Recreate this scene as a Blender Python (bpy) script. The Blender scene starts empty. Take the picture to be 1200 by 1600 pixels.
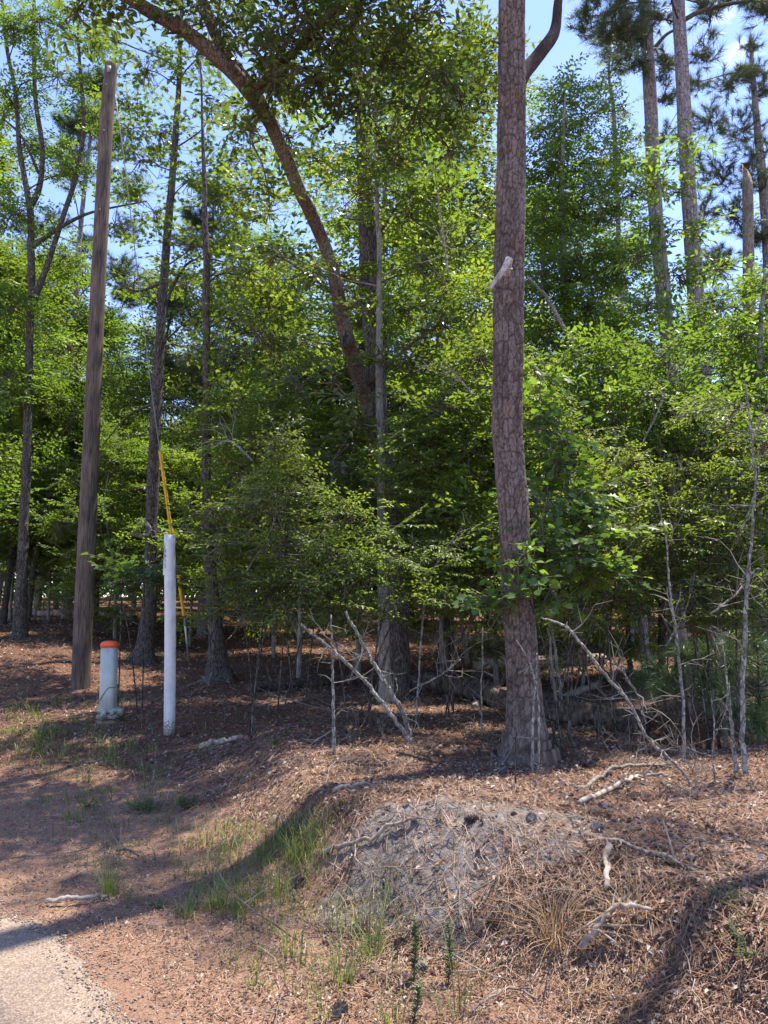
import bpy, math, random, numpy as np
from mathutils import Vector
R_ = np.random.default_rng(7)
random.seed(7)
scene = bpy.context.scene
COL = scene.collection
def V(*a): return np.array(a, dtype=float)
def nrm(a, ax=-1):
    return a / np.maximum(np.linalg.norm(a, axis=ax, keepdims=True), 1e-9)
def sstep(a, b, x):
    t = np.clip((x - a) / (b - a), 0, 1); return t * t * (3 - 2 * t)

SUN_AZ = math.radians(48); SUN_EL = math.radians(69)      # azimuth clockwise from +Y
# ------------------------------------------------------------------ camera
PITCH = math.radians(7.6); CAMZ = 1.6
cp, sp = math.cos(PITCH), math.sin(PITCH)
def ray(px, py):
    u = (px - 600) / 1200; v = (800 - py) / 1200
    return V(u, cp - v * sp, sp + v * cp)
def at(px, py, Y):
    d = ray(px, py); return V(0, 0, CAMZ) + d * (Y / d[1])
def depth(p): return p[1] * cp + (p[2] - CAMZ) * sp

# ------------------------------------------------------------------ terrain
def _hash(ix, iy, s):
    n = (ix * 374761393 + iy * 668265263 + s * 1442695041) & 0xffffffff
    n = ((n ^ (n >> 13)) * 1274126177) & 0xffffffff
    n = n ^ (n >> 16)
    return (n & 0xffff) / 65535.0
def vnoise(x, y, s=0):
    x = np.asarray(x, float); y = np.asarray(y, float)
    ix = np.floor(x).astype(np.int64); iy = np.floor(y).astype(np.int64)
    fx = x - ix; fy = y - iy
    fx = fx * fx * (3 - 2 * fx); fy = fy * fy * (3 - 2 * fy)
    a = _hash(ix, iy, s); b = _hash(ix + 1, iy, s); c = _hash(ix, iy + 1, s); d = _hash(ix + 1, iy + 1, s)
    return (a * (1 - fx) + b * fx) * (1 - fy) + (c * (1 - fx) + d * fx) * fy
def road_d(x, y):
    return (x + y - 2.38) / 1.4142 + 0.05 * np.sin(y * 1.3)
def h(x, y):
    x = np.asarray(x, float); y = np.asarray(y, float)
    d = road_d(x, y)
    wl = sstep(-0.2, -2.0, x)
    w = 0.85 + wl * 3.2
    foot = 1.07 - 0.25 * wl + 0.18 * (vnoise(x * 1.1, y * 1.1, 3) - .5)
    bank = sstep(foot, foot + w, d) * (0.40 - 0.05 * wl)
    mound = 0.03 * np.exp(-(((x - 0.35) / 0.75) ** 2 + ((y - 4.75) / 0.45) ** 2))
    far = 0.045 * np.maximum(y - 13, 0) * np.exp(-np.maximum(y - 45, 0) / 200)
    far = np.minimum(far, 3)
    off = sstep(0.1, 1.6, d)
    n = (vnoise(x * .45, y * .45, 1) - .5) * .12 + (vnoise(x * 1.7, y * 1.7, 2) - .5) * .06 \
        + (vnoise(x * 6, y * 6, 4) - .5) * .025 + (vnoise(x * 14, y * 14, 5) - .5) * .012
    rough = ((vnoise(x * 5, y * 5, 8) - .5) * .09 + (vnoise(x * 17, y * 17, 9) - .5) * .045 + (vnoise(x * 38, y * 38, 10) - .5) * .016) * np.exp(-((x - .35) / 1.1) ** 2 - ((y - 4.4) / .75) ** 2)
    trench = -0.25 * np.exp(-(((x - 3.6) / 1.1) ** 2 + ((y - 8.3) / 0.8) ** 2))
    left = .5 * sstep(-4.5, -8.5, x) * sstep(12, 19, y)
    return bank + mound * off + far + left + n * (0.12 + .88 * off) * (d > 0) + rough + trench - .02 * sstep(0.0, -.2, d)
def dirt_mask(x, y):
    e = ((x - 0.48) / 0.80) ** 2 + ((y - 4.42) / 0.52) ** 2
    e = e + (vnoise(x * 3.1, y * 3.1, 11) - .5) * 1.1 + (vnoise(x * 9, y * 9, 12) - .5) * .7
    return sstep(1.15, 0.6, e) * .97
def ground_at(px, py):
    d = ray(px, py)
    ts = np.linspace(2.0, 90, 9000)
    z = CAMZ + d[2] * ts; g = h(d[0] * ts, d[1] * ts)
    k = np.argmax(z < g)
    if not (z < g).any(): k = len(ts) - 1
    t = ts[k]; x, y = d[0] * t, d[1] * t
    return V(x, y, float(h(x, y)))
def on_ground(x, y): return V(x, y, float(h(x, y)))

# ------------------------------------------------------------------ mesh builder
class MB:
    def __init__(s): s.v = []; s.q = []; s.t = []; s.r = []; s.n = 0
    def add(s, v, q=None, t=None, r=0.5):
        v = np.asarray(v, float).reshape(-1, 3)
        if q is not None and len(q): s.q.append(np.asarray(q).reshape(-1, 4) + s.n)
        if t is not None and len(t): s.t.append(np.asarray(t).reshape(-1, 3) + s.n)
        s.v.append(v); s.r.append(np.broadcast_to(np.asarray(r, float), (len(v),)))
        s.n += len(v)
    def mesh(s, name, mat, off=(0, 0, 0), smooth=False):
        me = bpy.data.meshes.new(name)
        v = np.concatenate(s.v) - np.asarray(off, float)
        q = np.concatenate(s.q) if s.q else np.zeros((0, 4), int)
        t = np.concatenate(s.t) if s.t else np.zeros((0, 3), int)
        me.vertices.add(len(v)); me.vertices.foreach_set('co', v.astype(np.float32).ravel())
        nl = q.size + t.size
        me.loops.add(nl); me.loops.foreach_set('vertex_index', np.concatenate([q.ravel(), t.ravel()]).astype(np.int32))
        me.polygons.add(len(q) + len(t))
        st = np.concatenate([np.arange(len(q)) * 4, q.size + np.arange(len(t)) * 3]).astype(np.int32)
        me.polygons.foreach_set('loop_start', st)
        a = me.attributes.new('rnd', 'FLOAT', 'POINT')
        a.data.foreach_set('value', np.concatenate(s.r).astype(np.float32))
        me.update(calc_edges=True); me.validate()
        if smooth: me.polygons.foreach_set('use_smooth', np.ones(len(me.polygons), bool))
        me.materials.append(mat)
        return me
def link(name, me, parent=None, loc=None):
    o = bpy.data.objects.new(name, me); COL.objects.link(o)
    if parent: o.parent = parent
    if loc is not None: o.location = loc
    return o
def thing(name, loc, label, cat, group=None):
    o = bpy.data.objects.new(name, None); COL.objects.link(o)
    o.empty_display_size = .2
    o.location = tuple(loc); o['label'] = label; o['category'] = cat
    if group: o['group'] = group
    return o
def part(name, mb, mat, root, smooth=True, label=None):
    base = root
    off = np.array(root.location) if root.parent is None else np.array(root.parent.location)
    o = link(name, mb.mesh(name, mat, off, smooth), root)
    if label: o['label'] = label
    return o
def solo(name, mb, mat, loc, label, cat, group=None, smooth=True):
    o = link(name, mb.mesh(name, mat, loc, smooth), None, tuple(loc))
    o['label'] = label; o['category'] = cat
    if group: o['group'] = group
    return o
def copy_tree(o, parent=None):
    c = o.copy(); COL.objects.link(c)
    if parent: c.parent = parent
    for ch in list(o.children): copy_tree(ch, c)
    return c

# ------------------------------------------------------------------ tubes, sticks, leaves
def catmull(P, n):
    P = np.asarray(P, float)
    if len(P) == 2: 
        t = np.linspace(0, 1, n)[:, None]; return P[0] * (1 - t) + P[1] * t
    Q = np.vstack([2 * P[0] - P[1], P, 2 * P[-1] - P[-2]])
    s = np.linspace(0, len(P) - 1 - 1e-6, n); i = s.astype(int); f = (s - i)[:, None]
    a, b, c, d = Q[i], Q[i + 1], Q[i + 2], Q[i + 3]
    return .5 * ((2 * b) + (-a + c) * f + (2 * a - 5 * b + 4 * c - d) * f ** 2 + (-a + 3 * b - 3 * c + d) * f ** 3)
def tube(mb, P, R, n=8, bump=0.0, seed=0, cap=True, r=0.5, fl=None):
    P = np.asarray(P, float); R = np.asarray(R, float); k = len(P)
    T = nrm(np.gradient(P, axis=0))
    ref = np.eye(3)[np.argmin(np.abs(T).mean(0))]
    N = nrm(np.cross(T, ref)); B = np.cross(T, N)
    th = np.linspace(0, 2 * math.pi, n, endpoint=False)
    rad = np.repeat(R[:, None], n, 1)
    if bump:
        L = np.concatenate([[0], np.cumsum(np.linalg.norm(np.diff(P, axis=0), axis=1))])
        rr = R.mean()
        a = vnoise(np.cos(th)[None] * 2.2 + 7 + L[:, None] * 1.3, np.sin(th)[None] * 2.2 + 3 + L[:, None] * .7 + seed, seed) - .5
        b = vnoise(np.cos(th)[None] * 6 + L[:, None] * 9, np.sin(th)[None] * 6 + 5 + L[:, None] * 4, seed + 5) - .5
        rad = rad * (1 + bump * (a * 1.6 + b * .8))
    if fl is not None: rad = rad * fl
    v = P[:, None] + rad[..., None] * (np.cos(th)[None, :, None] * N[:, None] + np.sin(th)[None, :, None] * B[:, None])
    i = np.arange(k - 1)[:, None] * n; j = np.arange(n)[None]; j2 = (j + 1) % n
    q = np.stack([i + j, i + j2, i + n + j2, i + n + j], -1).reshape(-1, 4)
    vv = v.reshape(-1, 3); tt = None
    if cap:
        vv = np.vstack([vv, P[0], P[-1]]); c0 = k * n; c1 = c0 + 1
        a = np.arange(n); b2 = (a + 1) % n
        tt = np.vstack([np.stack([b2, a, np.full(n, c0)], 1), np.stack([(k - 1) * n + a, (k - 1) * n + b2, np.full(n, c1)], 1)])
    mb.add(vv, q, tt, r)
def sticks(mb, A, B, ra, rb, r=0.5):
    A = np.atleast_2d(A); B = np.atleast_2d(B); m = len(A)
    ra = np.broadcast_to(ra, (m,)); rb = np.broadcast_to(rb, (m,))
    T = nrm(B - A); ref = np.where(np.abs(T[:, 2:3]) > .8, V(1, 0, 0), V(0, 0, 1))
    N = nrm(np.cross(T, ref)); Bn = np.cross(T, N)
    th = np.array([0, 2.0944, 4.18879])
    c, s = np.cos(th)[None, :, None], np.sin(th)[None, :, None]
    o = c * N[:, None] + s * Bn[:, None]
    v = np.concatenate([A[:, None] + o * ra[:, None, None], B[:, None] + o * rb[:, None, None]], 1)
    f = np.array([[0, 1, 4, 3], [1, 2, 5, 4], [2, 0, 3, 5]])
    q = (np.arange(m)[:, None, None] * 6 + f).reshape(-1, 4)
    mb.add(v.reshape(-1, 3), q, None, np.repeat(np.broadcast_to(r, (m,)), 6))
# leaf outlines: (along, side, lift), faces
OUT = {
 'rhomb': (np.array([[0, 0, 0], [.42, .5, .10], [1, 0, -.06], [.42, -.5, .10]]), None, np.array([[0, 2, 1], [0, 3, 2]])),
 'ovate': (np.array([[0, 0, 0], [.3, .46, .10], [.7, .36, .06], [1, 0, -.10], [.7, -.36, .06], [.3, -.46, .10]]), np.array([[0, 3, 2, 1], [0, 5, 4, 3]]), None),
 'lobed': (np.array([[0, 0, 0], [.18, .22, .05], [.30, .62, .10], [.44, .24, .04], [.62, .66, .08], [.72, .22, .02], [1, 0, -.1],
                     [.72, -.22, .02], [.62, -.66, .08], [.44, -.24, .04], [.30, -.62, .10], [.18, -.22, .05], [.5, 0, 0]]), None,
           np.array([[12, (i + 1) % 12, i] for i in range(12)])),
 'heart': (np.array([[.06, 0, 0], [-.08, .25, .04], [.12, .52, .10], [.45, .5, .08], [.72, .34, .02], [1, 0, -.10],
                     [.72, -.34, .02], [.45, -.5, .08], [.12, -.52, .10], [-.08, -.25, .04], [.45, 0, -.02]]), None,
           np.array([[10, (i + 1) % 10, i] for i in range(10)])),
 'needle': (np.array([[0, .5, 0], [0, -.5, 0], [1, 0, -.05]]), None, np.array([[0, 1, 2]])),
}
def leaves(mb, p, d, n, l, w, style, r):
    m = len(p); O, q, t = OUT[style]; k = len(O)
    s = nrm(np.cross(n, d)); n2 = np.cross(d, s)
    l = np.broadcast_to(l, (m,))[:, None, None]; w = np.broadcast_to(w, (m,))[:, None, None]
    v = p[:, None] + l * O[None, :, 0:1] * d[:, None] + w * O[None, :, 1:2] * s[:, None] + l * O[None, :, 2:3] * n2[:, None]
    base = np.arange(m)[:, None, None] * k
    mb.add(v.reshape(-1, 3), (base + q).reshape(-1, 4) if q is not None else None,
           (base + t).reshape(-1, 3) if t is not None else None, np.repeat(r, k))

class Spray: pass
def make_spray(rng, L=.55, leaf=.07, asp=.5, gap=.045, side=4, kind='broad'):
    S = Spray(); pos = []; dr = []; no = []; ln = []; A = []; B = []
    if kind == 'needle':
        n = 60
        t = rng.random(n) ** .6
        pos = np.stack([t * L * .6, rng.normal(0, .005, n), rng.normal(0, .005, n)], 1)
        ph = rng.random(n) * 6.283; sp_ = .25 + .75 * rng.random(n)
        dr = nrm(np.stack([1.0 - .6 * sp_, np.cos(ph) * sp_, np.sin(ph) * sp_ - .1], 1))
        S.p, S.d = pos, dr; S.n = nrm(rng.normal(size=(n, 3))); S.l = leaf * (.8 + .4 * rng.random(n)); S.w = S.l * 0 + asp
        S.A = np.array([[0, 0, 0.]]); S.B = np.array([[L * .6, 0, 0.]]); S.ra = .006; return S
    def axis(o, ang, ln_, first):
        m = max(3, int(ln_ / .12)); pts = [o]
        a = ang
        for i in range(m):
            a += rng.normal(0, .12)
            pts.append(pts[-1] + V(math.cos(a), math.sin(a), -.10 * i / m + rng.normal(0, .05)) * ln_ / m)
        pts = np.array(pts); A.extend(pts[:-1]); B.extend(pts[1:])
        k = int(ln_ / gap); sgn = 1
        for i in range(k):
            u = (i + .8) / k * (len(pts) - 1) * .999 
            j = int(u); q = pts[j] * (1 - u + j) + pts[j + 1] * (u - j)
            if first and u / (len(pts) - 1) < .2: continue
            sgn = -sgn; b = a + sgn * rng.uniform(.6, 1.1) if i < k - 1 else a
            pos.append(q); dr.append(V(math.cos(b), math.sin(b), rng.normal(-.12, .25)))
            no.append(V(rng.normal(0, .35), rng.normal(0, .35), 1)); ln.append(leaf * rng.uniform(.65, 1.15))
        return pts
    P = axis(V(0, 0, 0), 0, L, True)
    for i in range(side):
        f = (i + 1) / (side + 1) * .85 + .08; u = f * (len(P) - 1); j = int(u)
        axis(P[j] * (1 - u + j) + P[j + 1] * (u - j), (1 if i % 2 else -1) * rng.uniform(.55, .95), L * (1 - f * .6) * .55, False)
    S.p = np.array(pos); S.d = nrm(np.array(dr)); S.n = nrm(np.array(no)); S.l = np.array(ln); S.w = S.l * asp
    S.A = np.array(A); S.B = np.array(B); S.ra = .0035
    return S
def place(lm, tm, sprays, O, D, sc, style, rng, twigs=True, roll=.5, cbase=None):
    m = len(O); D = nrm(D)
    up = V(0, 0, 1) + rng.normal(0, roll * .6, (m, 3))
    Y = nrm(np.cross(up, D)); Z = np.cross(D, Y)
    M = np.stack([D, Y, Z], -1)                       # m,3,3 columns
    pick = rng.integers(0, len(sprays), m)
    cb = rng.random(m) if cbase is None else cbase
    for k, S in enumerate(sprays):
        ix = np.where(pick == k)[0]
        if not len(ix): continue
        Mk = M[ix]; s = sc[ix][:, None, None]; o = O[ix][:, None]
        def tr(a): return np.einsum('mij,nj->mni', Mk, a)
        p = o + tr(S.p) * s; d = tr(S.d); n = tr(S.n)
        nl = len(S.p); ls = np.sqrt(s[:, :, 0])
        r = np.clip(cb[ix][:, None] * .55 + rng.random((len(ix), nl)) * .45, 0, 1)
        leaves(lm, p.reshape(-1, 3), d.reshape(-1, 3), n.reshape(-1, 3), (S.l[None] * ls).ravel(), (S.w[None] * ls).ravel(), style, r.ravel())
        if twigs:
            a = (o + tr(S.A) * s).reshape(-1, 3); b = (o + tr(S.B) * s).reshape(-1, 3)
            sticks(tm, a, b, S.ra, S.ra * .8)

def sprayset(n, seed, **k): 
    g = np.random.default_rng(seed); return [make_spray(g, **k) for _ in range(n)]
SP_MID = sprayset(5, 1, L=.6, leaf=.096, asp=.48, gap=.05, side=4)
SP_FINE = sprayset(5, 2, L=.55, leaf=.055, asp=.50, gap=.034, side=5)
SP_BIG = sprayset(5, 3, L=.55, leaf=.125, asp=.50, gap=.085, side=3)
SP_LOBE = sprayset(5, 4, L=.5, leaf=.13, asp=.62, gap=.085, side=3)
SP_FAR = sprayset(4, 5, L=.9, leaf=.13, asp=.55, gap=.085, side=4)
SP_NEED = sprayset(4, 6, L=.3, leaf=.19, asp=.0045, kind='needle')
SP_NEEDFAR = sprayset(4, 6, L=.45, leaf=.26, asp=.011, kind='needle')

def fill_clumps(lm, tm, clumps, sprays, style, dens, rng, twigs=True, scale=1.0, flat=.6, needle=False):
    """clumps: list of (centre, radius)"""
    for c, r in clumps:
        c = np.asarray(c, float); m = max(6, int(dens * r ** 2 * 62))
        g = nrm(rng.normal(size=(m, 3))) * (rng.random((m, 1)) ** .45)
        g[:, 2] *= flat
        o = c + g * r * .85
        d = nrm(g + rng.normal(0, .35, (m, 3))); d[:, 2] = d[:, 2] * .5 + rng.uniform(-.12, .28, m)
        if needle: d[:, 2] += .35
        o0 = o - nrm(d) * .28
        sc = rng.uniform(.7, 1.25, m) * scale
        cb = np.clip(rng.normal(.45, .2) + rng.normal(0, .18, m), 0, 1)
        place(lm, tm, sprays, o0, d, sc, style, rng, twigs, cbase=cb)
        k = min(m, int(10 * r) + 3)
        hub = c + rng.normal(0, r * .2, (k, 3)); hub[:, 2] -= r * .15
        hub[0] = c
        nearest = np.argmin(np.linalg.norm(o0[:, None] - hub[None], axis=2), axis=1)
        mid = (hub[nearest] + o0) / 2 + rng.normal(0, .06 * r, (m, 3)); mid[:, 2] -= .04 * r
        sticks(tm, hub[nearest], mid, .007, .006); sticks(tm, mid, o0, .006, .0045)
        sticks(tm, np.repeat(c[None], k, 0), hub, .014, .009)

def limb(mb, a, c, r0, rng, n=6, r1=.012, sag=.12, seg=9):
    a = np.asarray(a, float); c = np.asarray(c, float); L = np.linalg.norm(c - a)
    m1 = a * .66 + c * .34 + rng.normal(0, .05 * L, 3); m2 = a * .3 + c * .7 + rng.normal(0, .05 * L, 3)
    m1[2] += sag * L * .3; m2[2] += sag * L * .4
    P = catmull([a, m1, m2, c], seg)
    tube(mb, P, np.linspace(r0, r1, seg), n, bump=.12, seed=int(rng.integers(99)))
def attach_limbs(mb, trunkP, trunkR, clumps, rng, slope=.45, fr=.42):
    done = []
    clumps = sorted(clumps, key=lambda q: np.linalg.norm(trunkP - np.asarray(q[0], float), axis=1).min())
    for c, r in clumps:
        c = np.asarray(c, float)
        dh = np.linalg.norm(trunkP[:, :2] - c[:2], axis=1)
        cost = np.abs(trunkP[:, 2] - (c[2] - slope * dh)) + dh * .25
        k = int(np.argmin(cost)); a = trunkP[k]
        L = np.linalg.norm(c - a); par = None
        for c2, rr2 in done:
            if np.linalg.norm(c - c2) < .75 * L and (par is None or np.linalg.norm(c - c2) < np.linalg.norm(c - par[0])): par = (c2, rr2)
        if par is not None: limb(mb, par[0], c, max(par[1] * .7, .009), rng); done.append((c, max(par[1] * .6, .008)))
        else:
            r0 = max(min(trunkR[k] * fr, .010 + .009 * L), .010); limb(mb, a, c, r0, rng); done.append((c, r0 * .5))

# ------------------------------------------------------------------ materials
def newmat(name):
    m = bpy.data.materials.new(name); m.use_nodes = True; nt = m.node_tree
    for n in list(nt.nodes): nt.nodes.remove(n)
    return m, nt
def N(nt, t, **k):
    n = nt.nodes.new(t)
    for a, b in k.items():
        if a in ('inputs',):
            for i, v in b.items(): n.inputs[i].default_value = v
        else: setattr(n, a, b)
    return n
def ramp(nt, fac, stops, interp='LINEAR'):
    r = nt.nodes.new('ShaderNodeValToRGB'); r.color_ramp.interpolation = interp
    el = r.color_ramp.elements
    while len(el) > 1: el.remove(el[-1])
    el[0].position = stops[0][0]; el[0].color = (*stops[0][1], 1)
    for p, c in stops[1:]:
        e = el.new(p); e.color = (*c, 1)
    nt.links.new(fac, r.inputs[0]); return r.outputs[0]
def leafmat(name, stops, tmul=(2.1, 1.95, .8), tfac=.42, rough=.42, spec=.35):
    m, nt = newmat(name); L = nt.links.new
    at_ = N(nt, 'ShaderNodeAttribute', attribute_name='rnd')
    oi = N(nt, 'ShaderNodeObjectInfo')
    c = ramp(nt, at_.outputs['Fac'], stops)
    hs = N(nt, 'ShaderNodeHueSaturation')
    mr = N(nt, 'ShaderNodeMapRange', inputs={3: .485, 4: .515}); L(oi.outputs['Random'], mr.inputs[0]); L(mr.outputs[0], hs.inputs['Hue'])
    L(c, hs.inputs['Color'])
    p = N(nt, 'ShaderNodeBsdfPrincipled', inputs={'Roughness': rough, 'Specular IOR Level': spec}); L(hs.outputs[0], p.inputs['Base Color'])
    mx = N(nt, 'ShaderNodeMix', data_type='RGBA', blend_type='MULTIPLY', inputs={0: 1.0}); mx.inputs[7].default_value = (*tmul, 1)
    L(hs.outputs[0], mx.inputs[6])
    t = N(nt, 'ShaderNodeBsdfTranslucent'); L(mx.outputs[2], t.inputs['Color'])
    ms = N(nt, 'ShaderNodeMixShader', inputs={0: tfac}); L(p.outputs[0], ms.inputs[1]); L(t.outputs[0], ms.inputs[2])
    o = N(nt, 'ShaderNodeOutputMaterial'); L(ms.outputs[0], o.inputs[0]); return m
def barkmat(name, base, light, crack, scale=22, zs=.25, cw=.12, bump=.5, patch=None, dist=.02, rough=.9, edge=True):
    m, nt = newmat(name); L = nt.links.new
    tc = N(nt, 'ShaderNodeTexCoord'); mp = N(nt, 'ShaderNodeMapping'); mp.inputs['Scale'].default_value = (1, 1, zs)
    L(tc.outputs['Object'], mp.inputs[0])
    nz = N(nt, 'ShaderNodeTexNoise', inputs={'Scale': scale * .6, 'Detail': 4.0}); L(mp.outputs[0], nz.inputs['Vector'])
    ad = N(nt, 'ShaderNodeMixRGB', blend_type='LINEAR_LIGHT', inputs={0: .035}); L(mp.outputs[0], ad.inputs[1]); L(nz.outputs['Color'], ad.inputs[2])
    vo = N(nt, 'ShaderNodeTexVoronoi', feature='DISTANCE_TO_EDGE', inputs={'Scale': scale}); L(ad.outputs[0], vo.inputs['Vector'])
    vc = N(nt, 'ShaderNodeTexVoronoi', inputs={'Scale': scale}); L(ad.outputs[0], vc.inputs['Vector'])
    n2 = N(nt, 'ShaderNodeTexNoise', inputs={'Scale': scale * 2.2, 'Detail': 6.0, 'Roughness': .65}); L(mp.outputs[0], n2.inputs['Vector'])
    n3 = N(nt, 'ShaderNodeTexNoise', inputs={'Scale': 1.6, 'Detail': 4.0}); L(tc.outputs['Object'], n3.inputs['Vector'])
    sep = N(nt, 'ShaderNodeSeparateColor'); L(vc.outputs['Color'], sep.inputs[0])
    ma = N(nt, 'ShaderNodeMath', operation='MULTIPLY_ADD', inputs={1: .55}); L(sep.outputs[0], ma.inputs[0])
    mb_ = N(nt, 'ShaderNodeMath', operation='MULTIPLY', inputs={1: .5}); L(n2.outputs[0], mb_.inputs[0]); L(mb_.outputs[0], ma.inputs[2])
    col = ramp(nt, ma.outputs[0], [(.1, base), (.75, light)])
    if patch:
        pf = N(nt, 'ShaderNodeMapRange', inputs={1: .5, 2: .62}); L(n3.outputs[0], pf.inputs[0])
        mx = N(nt, 'ShaderNodeMixRGB'); mx.inputs[2].default_value = (*patch, 1); L(pf.outputs[0], mx.inputs[0]); L(col, mx.inputs[1]); col = mx.outputs[0]
    cf = N(nt, 'ShaderNodeMapRange', inputs={1: 0., 2: cw}); L(vo.outputs['Distance'], cf.inputs[0])
    mx = N(nt, 'ShaderNodeMixRGB'); mx.inputs[1].default_value = (*crack, 1); L(cf.outputs[0], mx.inputs[0]); L(col, mx.inputs[2])
    hh = N(nt, 'ShaderNodeMath', operation='MULTIPLY_ADD', inputs={1: .5}); L(n2.outputs[0], hh.inputs[0]); L(cf.outputs[0], hh.inputs[2])
    bp = N(nt, 'ShaderNodeBump', inputs={'Strength': bump, 'Distance': dist}); L(hh.outputs[0], bp.inputs['Height'])
    p = N(nt, 'ShaderNodeBsdfPrincipled', inputs={'Roughness': rough, 'Specular IOR Level': .2}); L(mx.outputs[0], p.inputs['Base Color']); L(bp.outputs[0], p.inputs['Normal'])
    o = N(nt, 'ShaderNodeOutputMaterial'); L(p.outputs[0], o.inputs[0]); return m
def woodmat(name, a, b, c, zs=.06, scale=40, bump=.5, knots=None):
    m, nt = newmat(name); L = nt.links.new
    tc = N(nt, 'ShaderNodeTexCoord'); mp = N(nt, 'ShaderNodeMapping'); mp.inputs['Scale'].default_value = (1, 1, zs); L(tc.outputs['Object'], mp.inputs[0])
    n1 = N(nt, 'ShaderNodeTexNoise', inputs={'Scale': scale, 'Detail': 5.0, 'Roughness': .6}); L(mp.outputs[0], n1.inputs['Vector'])
    n2 = N(nt, 'ShaderNodeTexNoise', inputs={'Scale': 2.2, 'Detail': 4.0}); L(tc.outputs['Object'], n2.inputs['Vector'])
    col = ramp(nt, n1.outputs[0], [(.33, c), (.47, a), (.68, b)])
    mx = N(nt, 'ShaderNodeMixRGB', blend_type='MULTIPLY', inputs={0: .8}); L(col, mx.inputs[1])
    L(ramp(nt, n2.outputs[0], [(.35, (.55, .55, .6)), (.6, (1.1, 1, .9))]), mx.inputs[2])
    bp = N(nt, 'ShaderNodeBump', inputs={'Strength': bump, 'Distance': .01}); L(n1.outputs[0], bp.inputs['Height'])
    p = N(nt, 'ShaderNodeBsdfPrincipled', inputs={'Roughness': .85, 'Specular IOR Level': .2}); L(mx.outputs[0], p.inputs['Base Color']); L(bp.outputs[0], p.inputs['Normal'])
    o = N(nt, 'ShaderNodeOutputMaterial'); L(p.outputs[0], o.inputs[0]); return m
def rndmat(name, stops, rough=.8, trans=0.0, spec=.2):
    m, nt = newmat(name); L = nt.links.new
    a = N(nt, 'ShaderNodeAttribute', attribute_name='rnd'); c = ramp(nt, a.outputs['Fac'], stops)
    p = N(nt, 'ShaderNodeBsdfPrincipled', inputs={'Roughness': rough, 'Specular IOR Level': spec}); L(c, p.inputs['Base Color']); s = p.outputs[0]
    if trans:
        t = N(nt, 'ShaderNodeBsdfTranslucent'); L(c, t.inputs[0]); ms = N(nt, 'ShaderNodeMixShader', inputs={0: trans}); L(s, ms.inputs[1]); L(t.outputs[0], ms.inputs[2]); s = ms.outputs[0]
    o = N(nt, 'ShaderNodeOutputMaterial'); L(s, o.inputs[0]); return m
def plainmat(name, c, c2=None, rough=.5, scale=8, spec=.4, bump=0.0):
    m, nt = newmat(name); L = nt.links.new
    tc = N(nt, 'ShaderNodeTexCoord'); n = N(nt, 'ShaderNodeTexNoise', inputs={'Scale': scale, 'Detail': 5.0, 'Roughness': .65}); L(tc.outputs['Object'], n.inputs['Vector'])
    p = N(nt, 'ShaderNodeBsdfPrincipled', inputs={'Roughness': rough, 'Specular IOR Level': spec})
    L(ramp(nt, n.outputs[0], [(.4, c), (.68, c2 or c)]), p.inputs['Base Color'])
    if bump:
        bp = N(nt, 'ShaderNodeBump', inputs={'Strength': bump, 'Distance': .005}); L(n.outputs[0], bp.inputs['Height']); L(bp.outputs[0], p.inputs['Normal'])
    o = N(nt, 'ShaderNodeOutputMaterial'); L(p.outputs[0], o.inputs[0]); return m

def add_mud(m, hgt=.3, col=(.16, .095, .06), streak=(.30, .30, .24)):
    nt = m.node_tree; L = nt.links.new; p = next(n for n in nt.nodes if n.type == 'BSDF_PRINCIPLED'); src = p.inputs['Base Color'].links[0].from_socket
    tc = N(nt, 'ShaderNodeTexCoord'); sp_ = N(nt, 'ShaderNodeSeparateXYZ'); L(tc.outputs['Object'], sp_.inputs[0])
    mp = N(nt, 'ShaderNodeMapping'); mp.inputs['Scale'].default_value = (1, 1, .12); L(tc.outputs['Object'], mp.inputs[0])
    n1 = N(nt, 'ShaderNodeTexNoise', inputs={'Scale': 55., 'Detail': 4.}); L(tc.outputs['Object'], n1.inputs['Vector']); n2 = N(nt, 'ShaderNodeTexNoise', inputs={'Scale': 26., 'Detail': 5.}); L(mp.outputs[0], n2.inputs['Vector'])
    z = N(nt, 'ShaderNodeMapRange', inputs={1: 0., 2: hgt, 3: .34, 4: -.12}); L(sp_.outputs[2], z.inputs[0])
    a = N(nt, 'ShaderNodeMath', operation='ADD'); L(z.outputs[0], a.inputs[0]); L(n1.outputs[0], a.inputs[1]); f = N(nt, 'ShaderNodeMapRange', inputs={1: .56, 2: .70, 3: 0., 4: .8}); L(a.outputs[0], f.inputs[0])
    g = N(nt, 'ShaderNodeMapRange', inputs={1: .56, 2: .72, 3: 0., 4: .35}); L(n2.outputs[0], g.inputs[0])
    m1 = N(nt, 'ShaderNodeMixRGB'); m1.inputs[2].default_value = (*streak, 1); L(g.outputs[0], m1.inputs[0]); L(src, m1.inputs[1])
    m2 = N(nt, 'ShaderNodeMixRGB'); m2.inputs[2].default_value = (*col, 1); L(f.outputs[0], m2.inputs[0]); L(m1.outputs[0], m2.inputs[1]); L(m2.outputs[0], p.inputs['Base Color'])
M = {}
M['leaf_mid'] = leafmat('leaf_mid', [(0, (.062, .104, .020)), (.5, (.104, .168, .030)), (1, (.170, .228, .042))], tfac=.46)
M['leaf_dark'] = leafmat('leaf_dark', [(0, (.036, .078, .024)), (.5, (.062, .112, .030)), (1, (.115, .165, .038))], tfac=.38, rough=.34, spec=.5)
M['leaf_light'] = leafmat('leaf_light', [(0, (.080, .125, .022)), (.5, (.122, .200, .040)), (.93, (.185, .24, .034)), (1, (.26, .24, .04))], tfac=.5)
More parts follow.
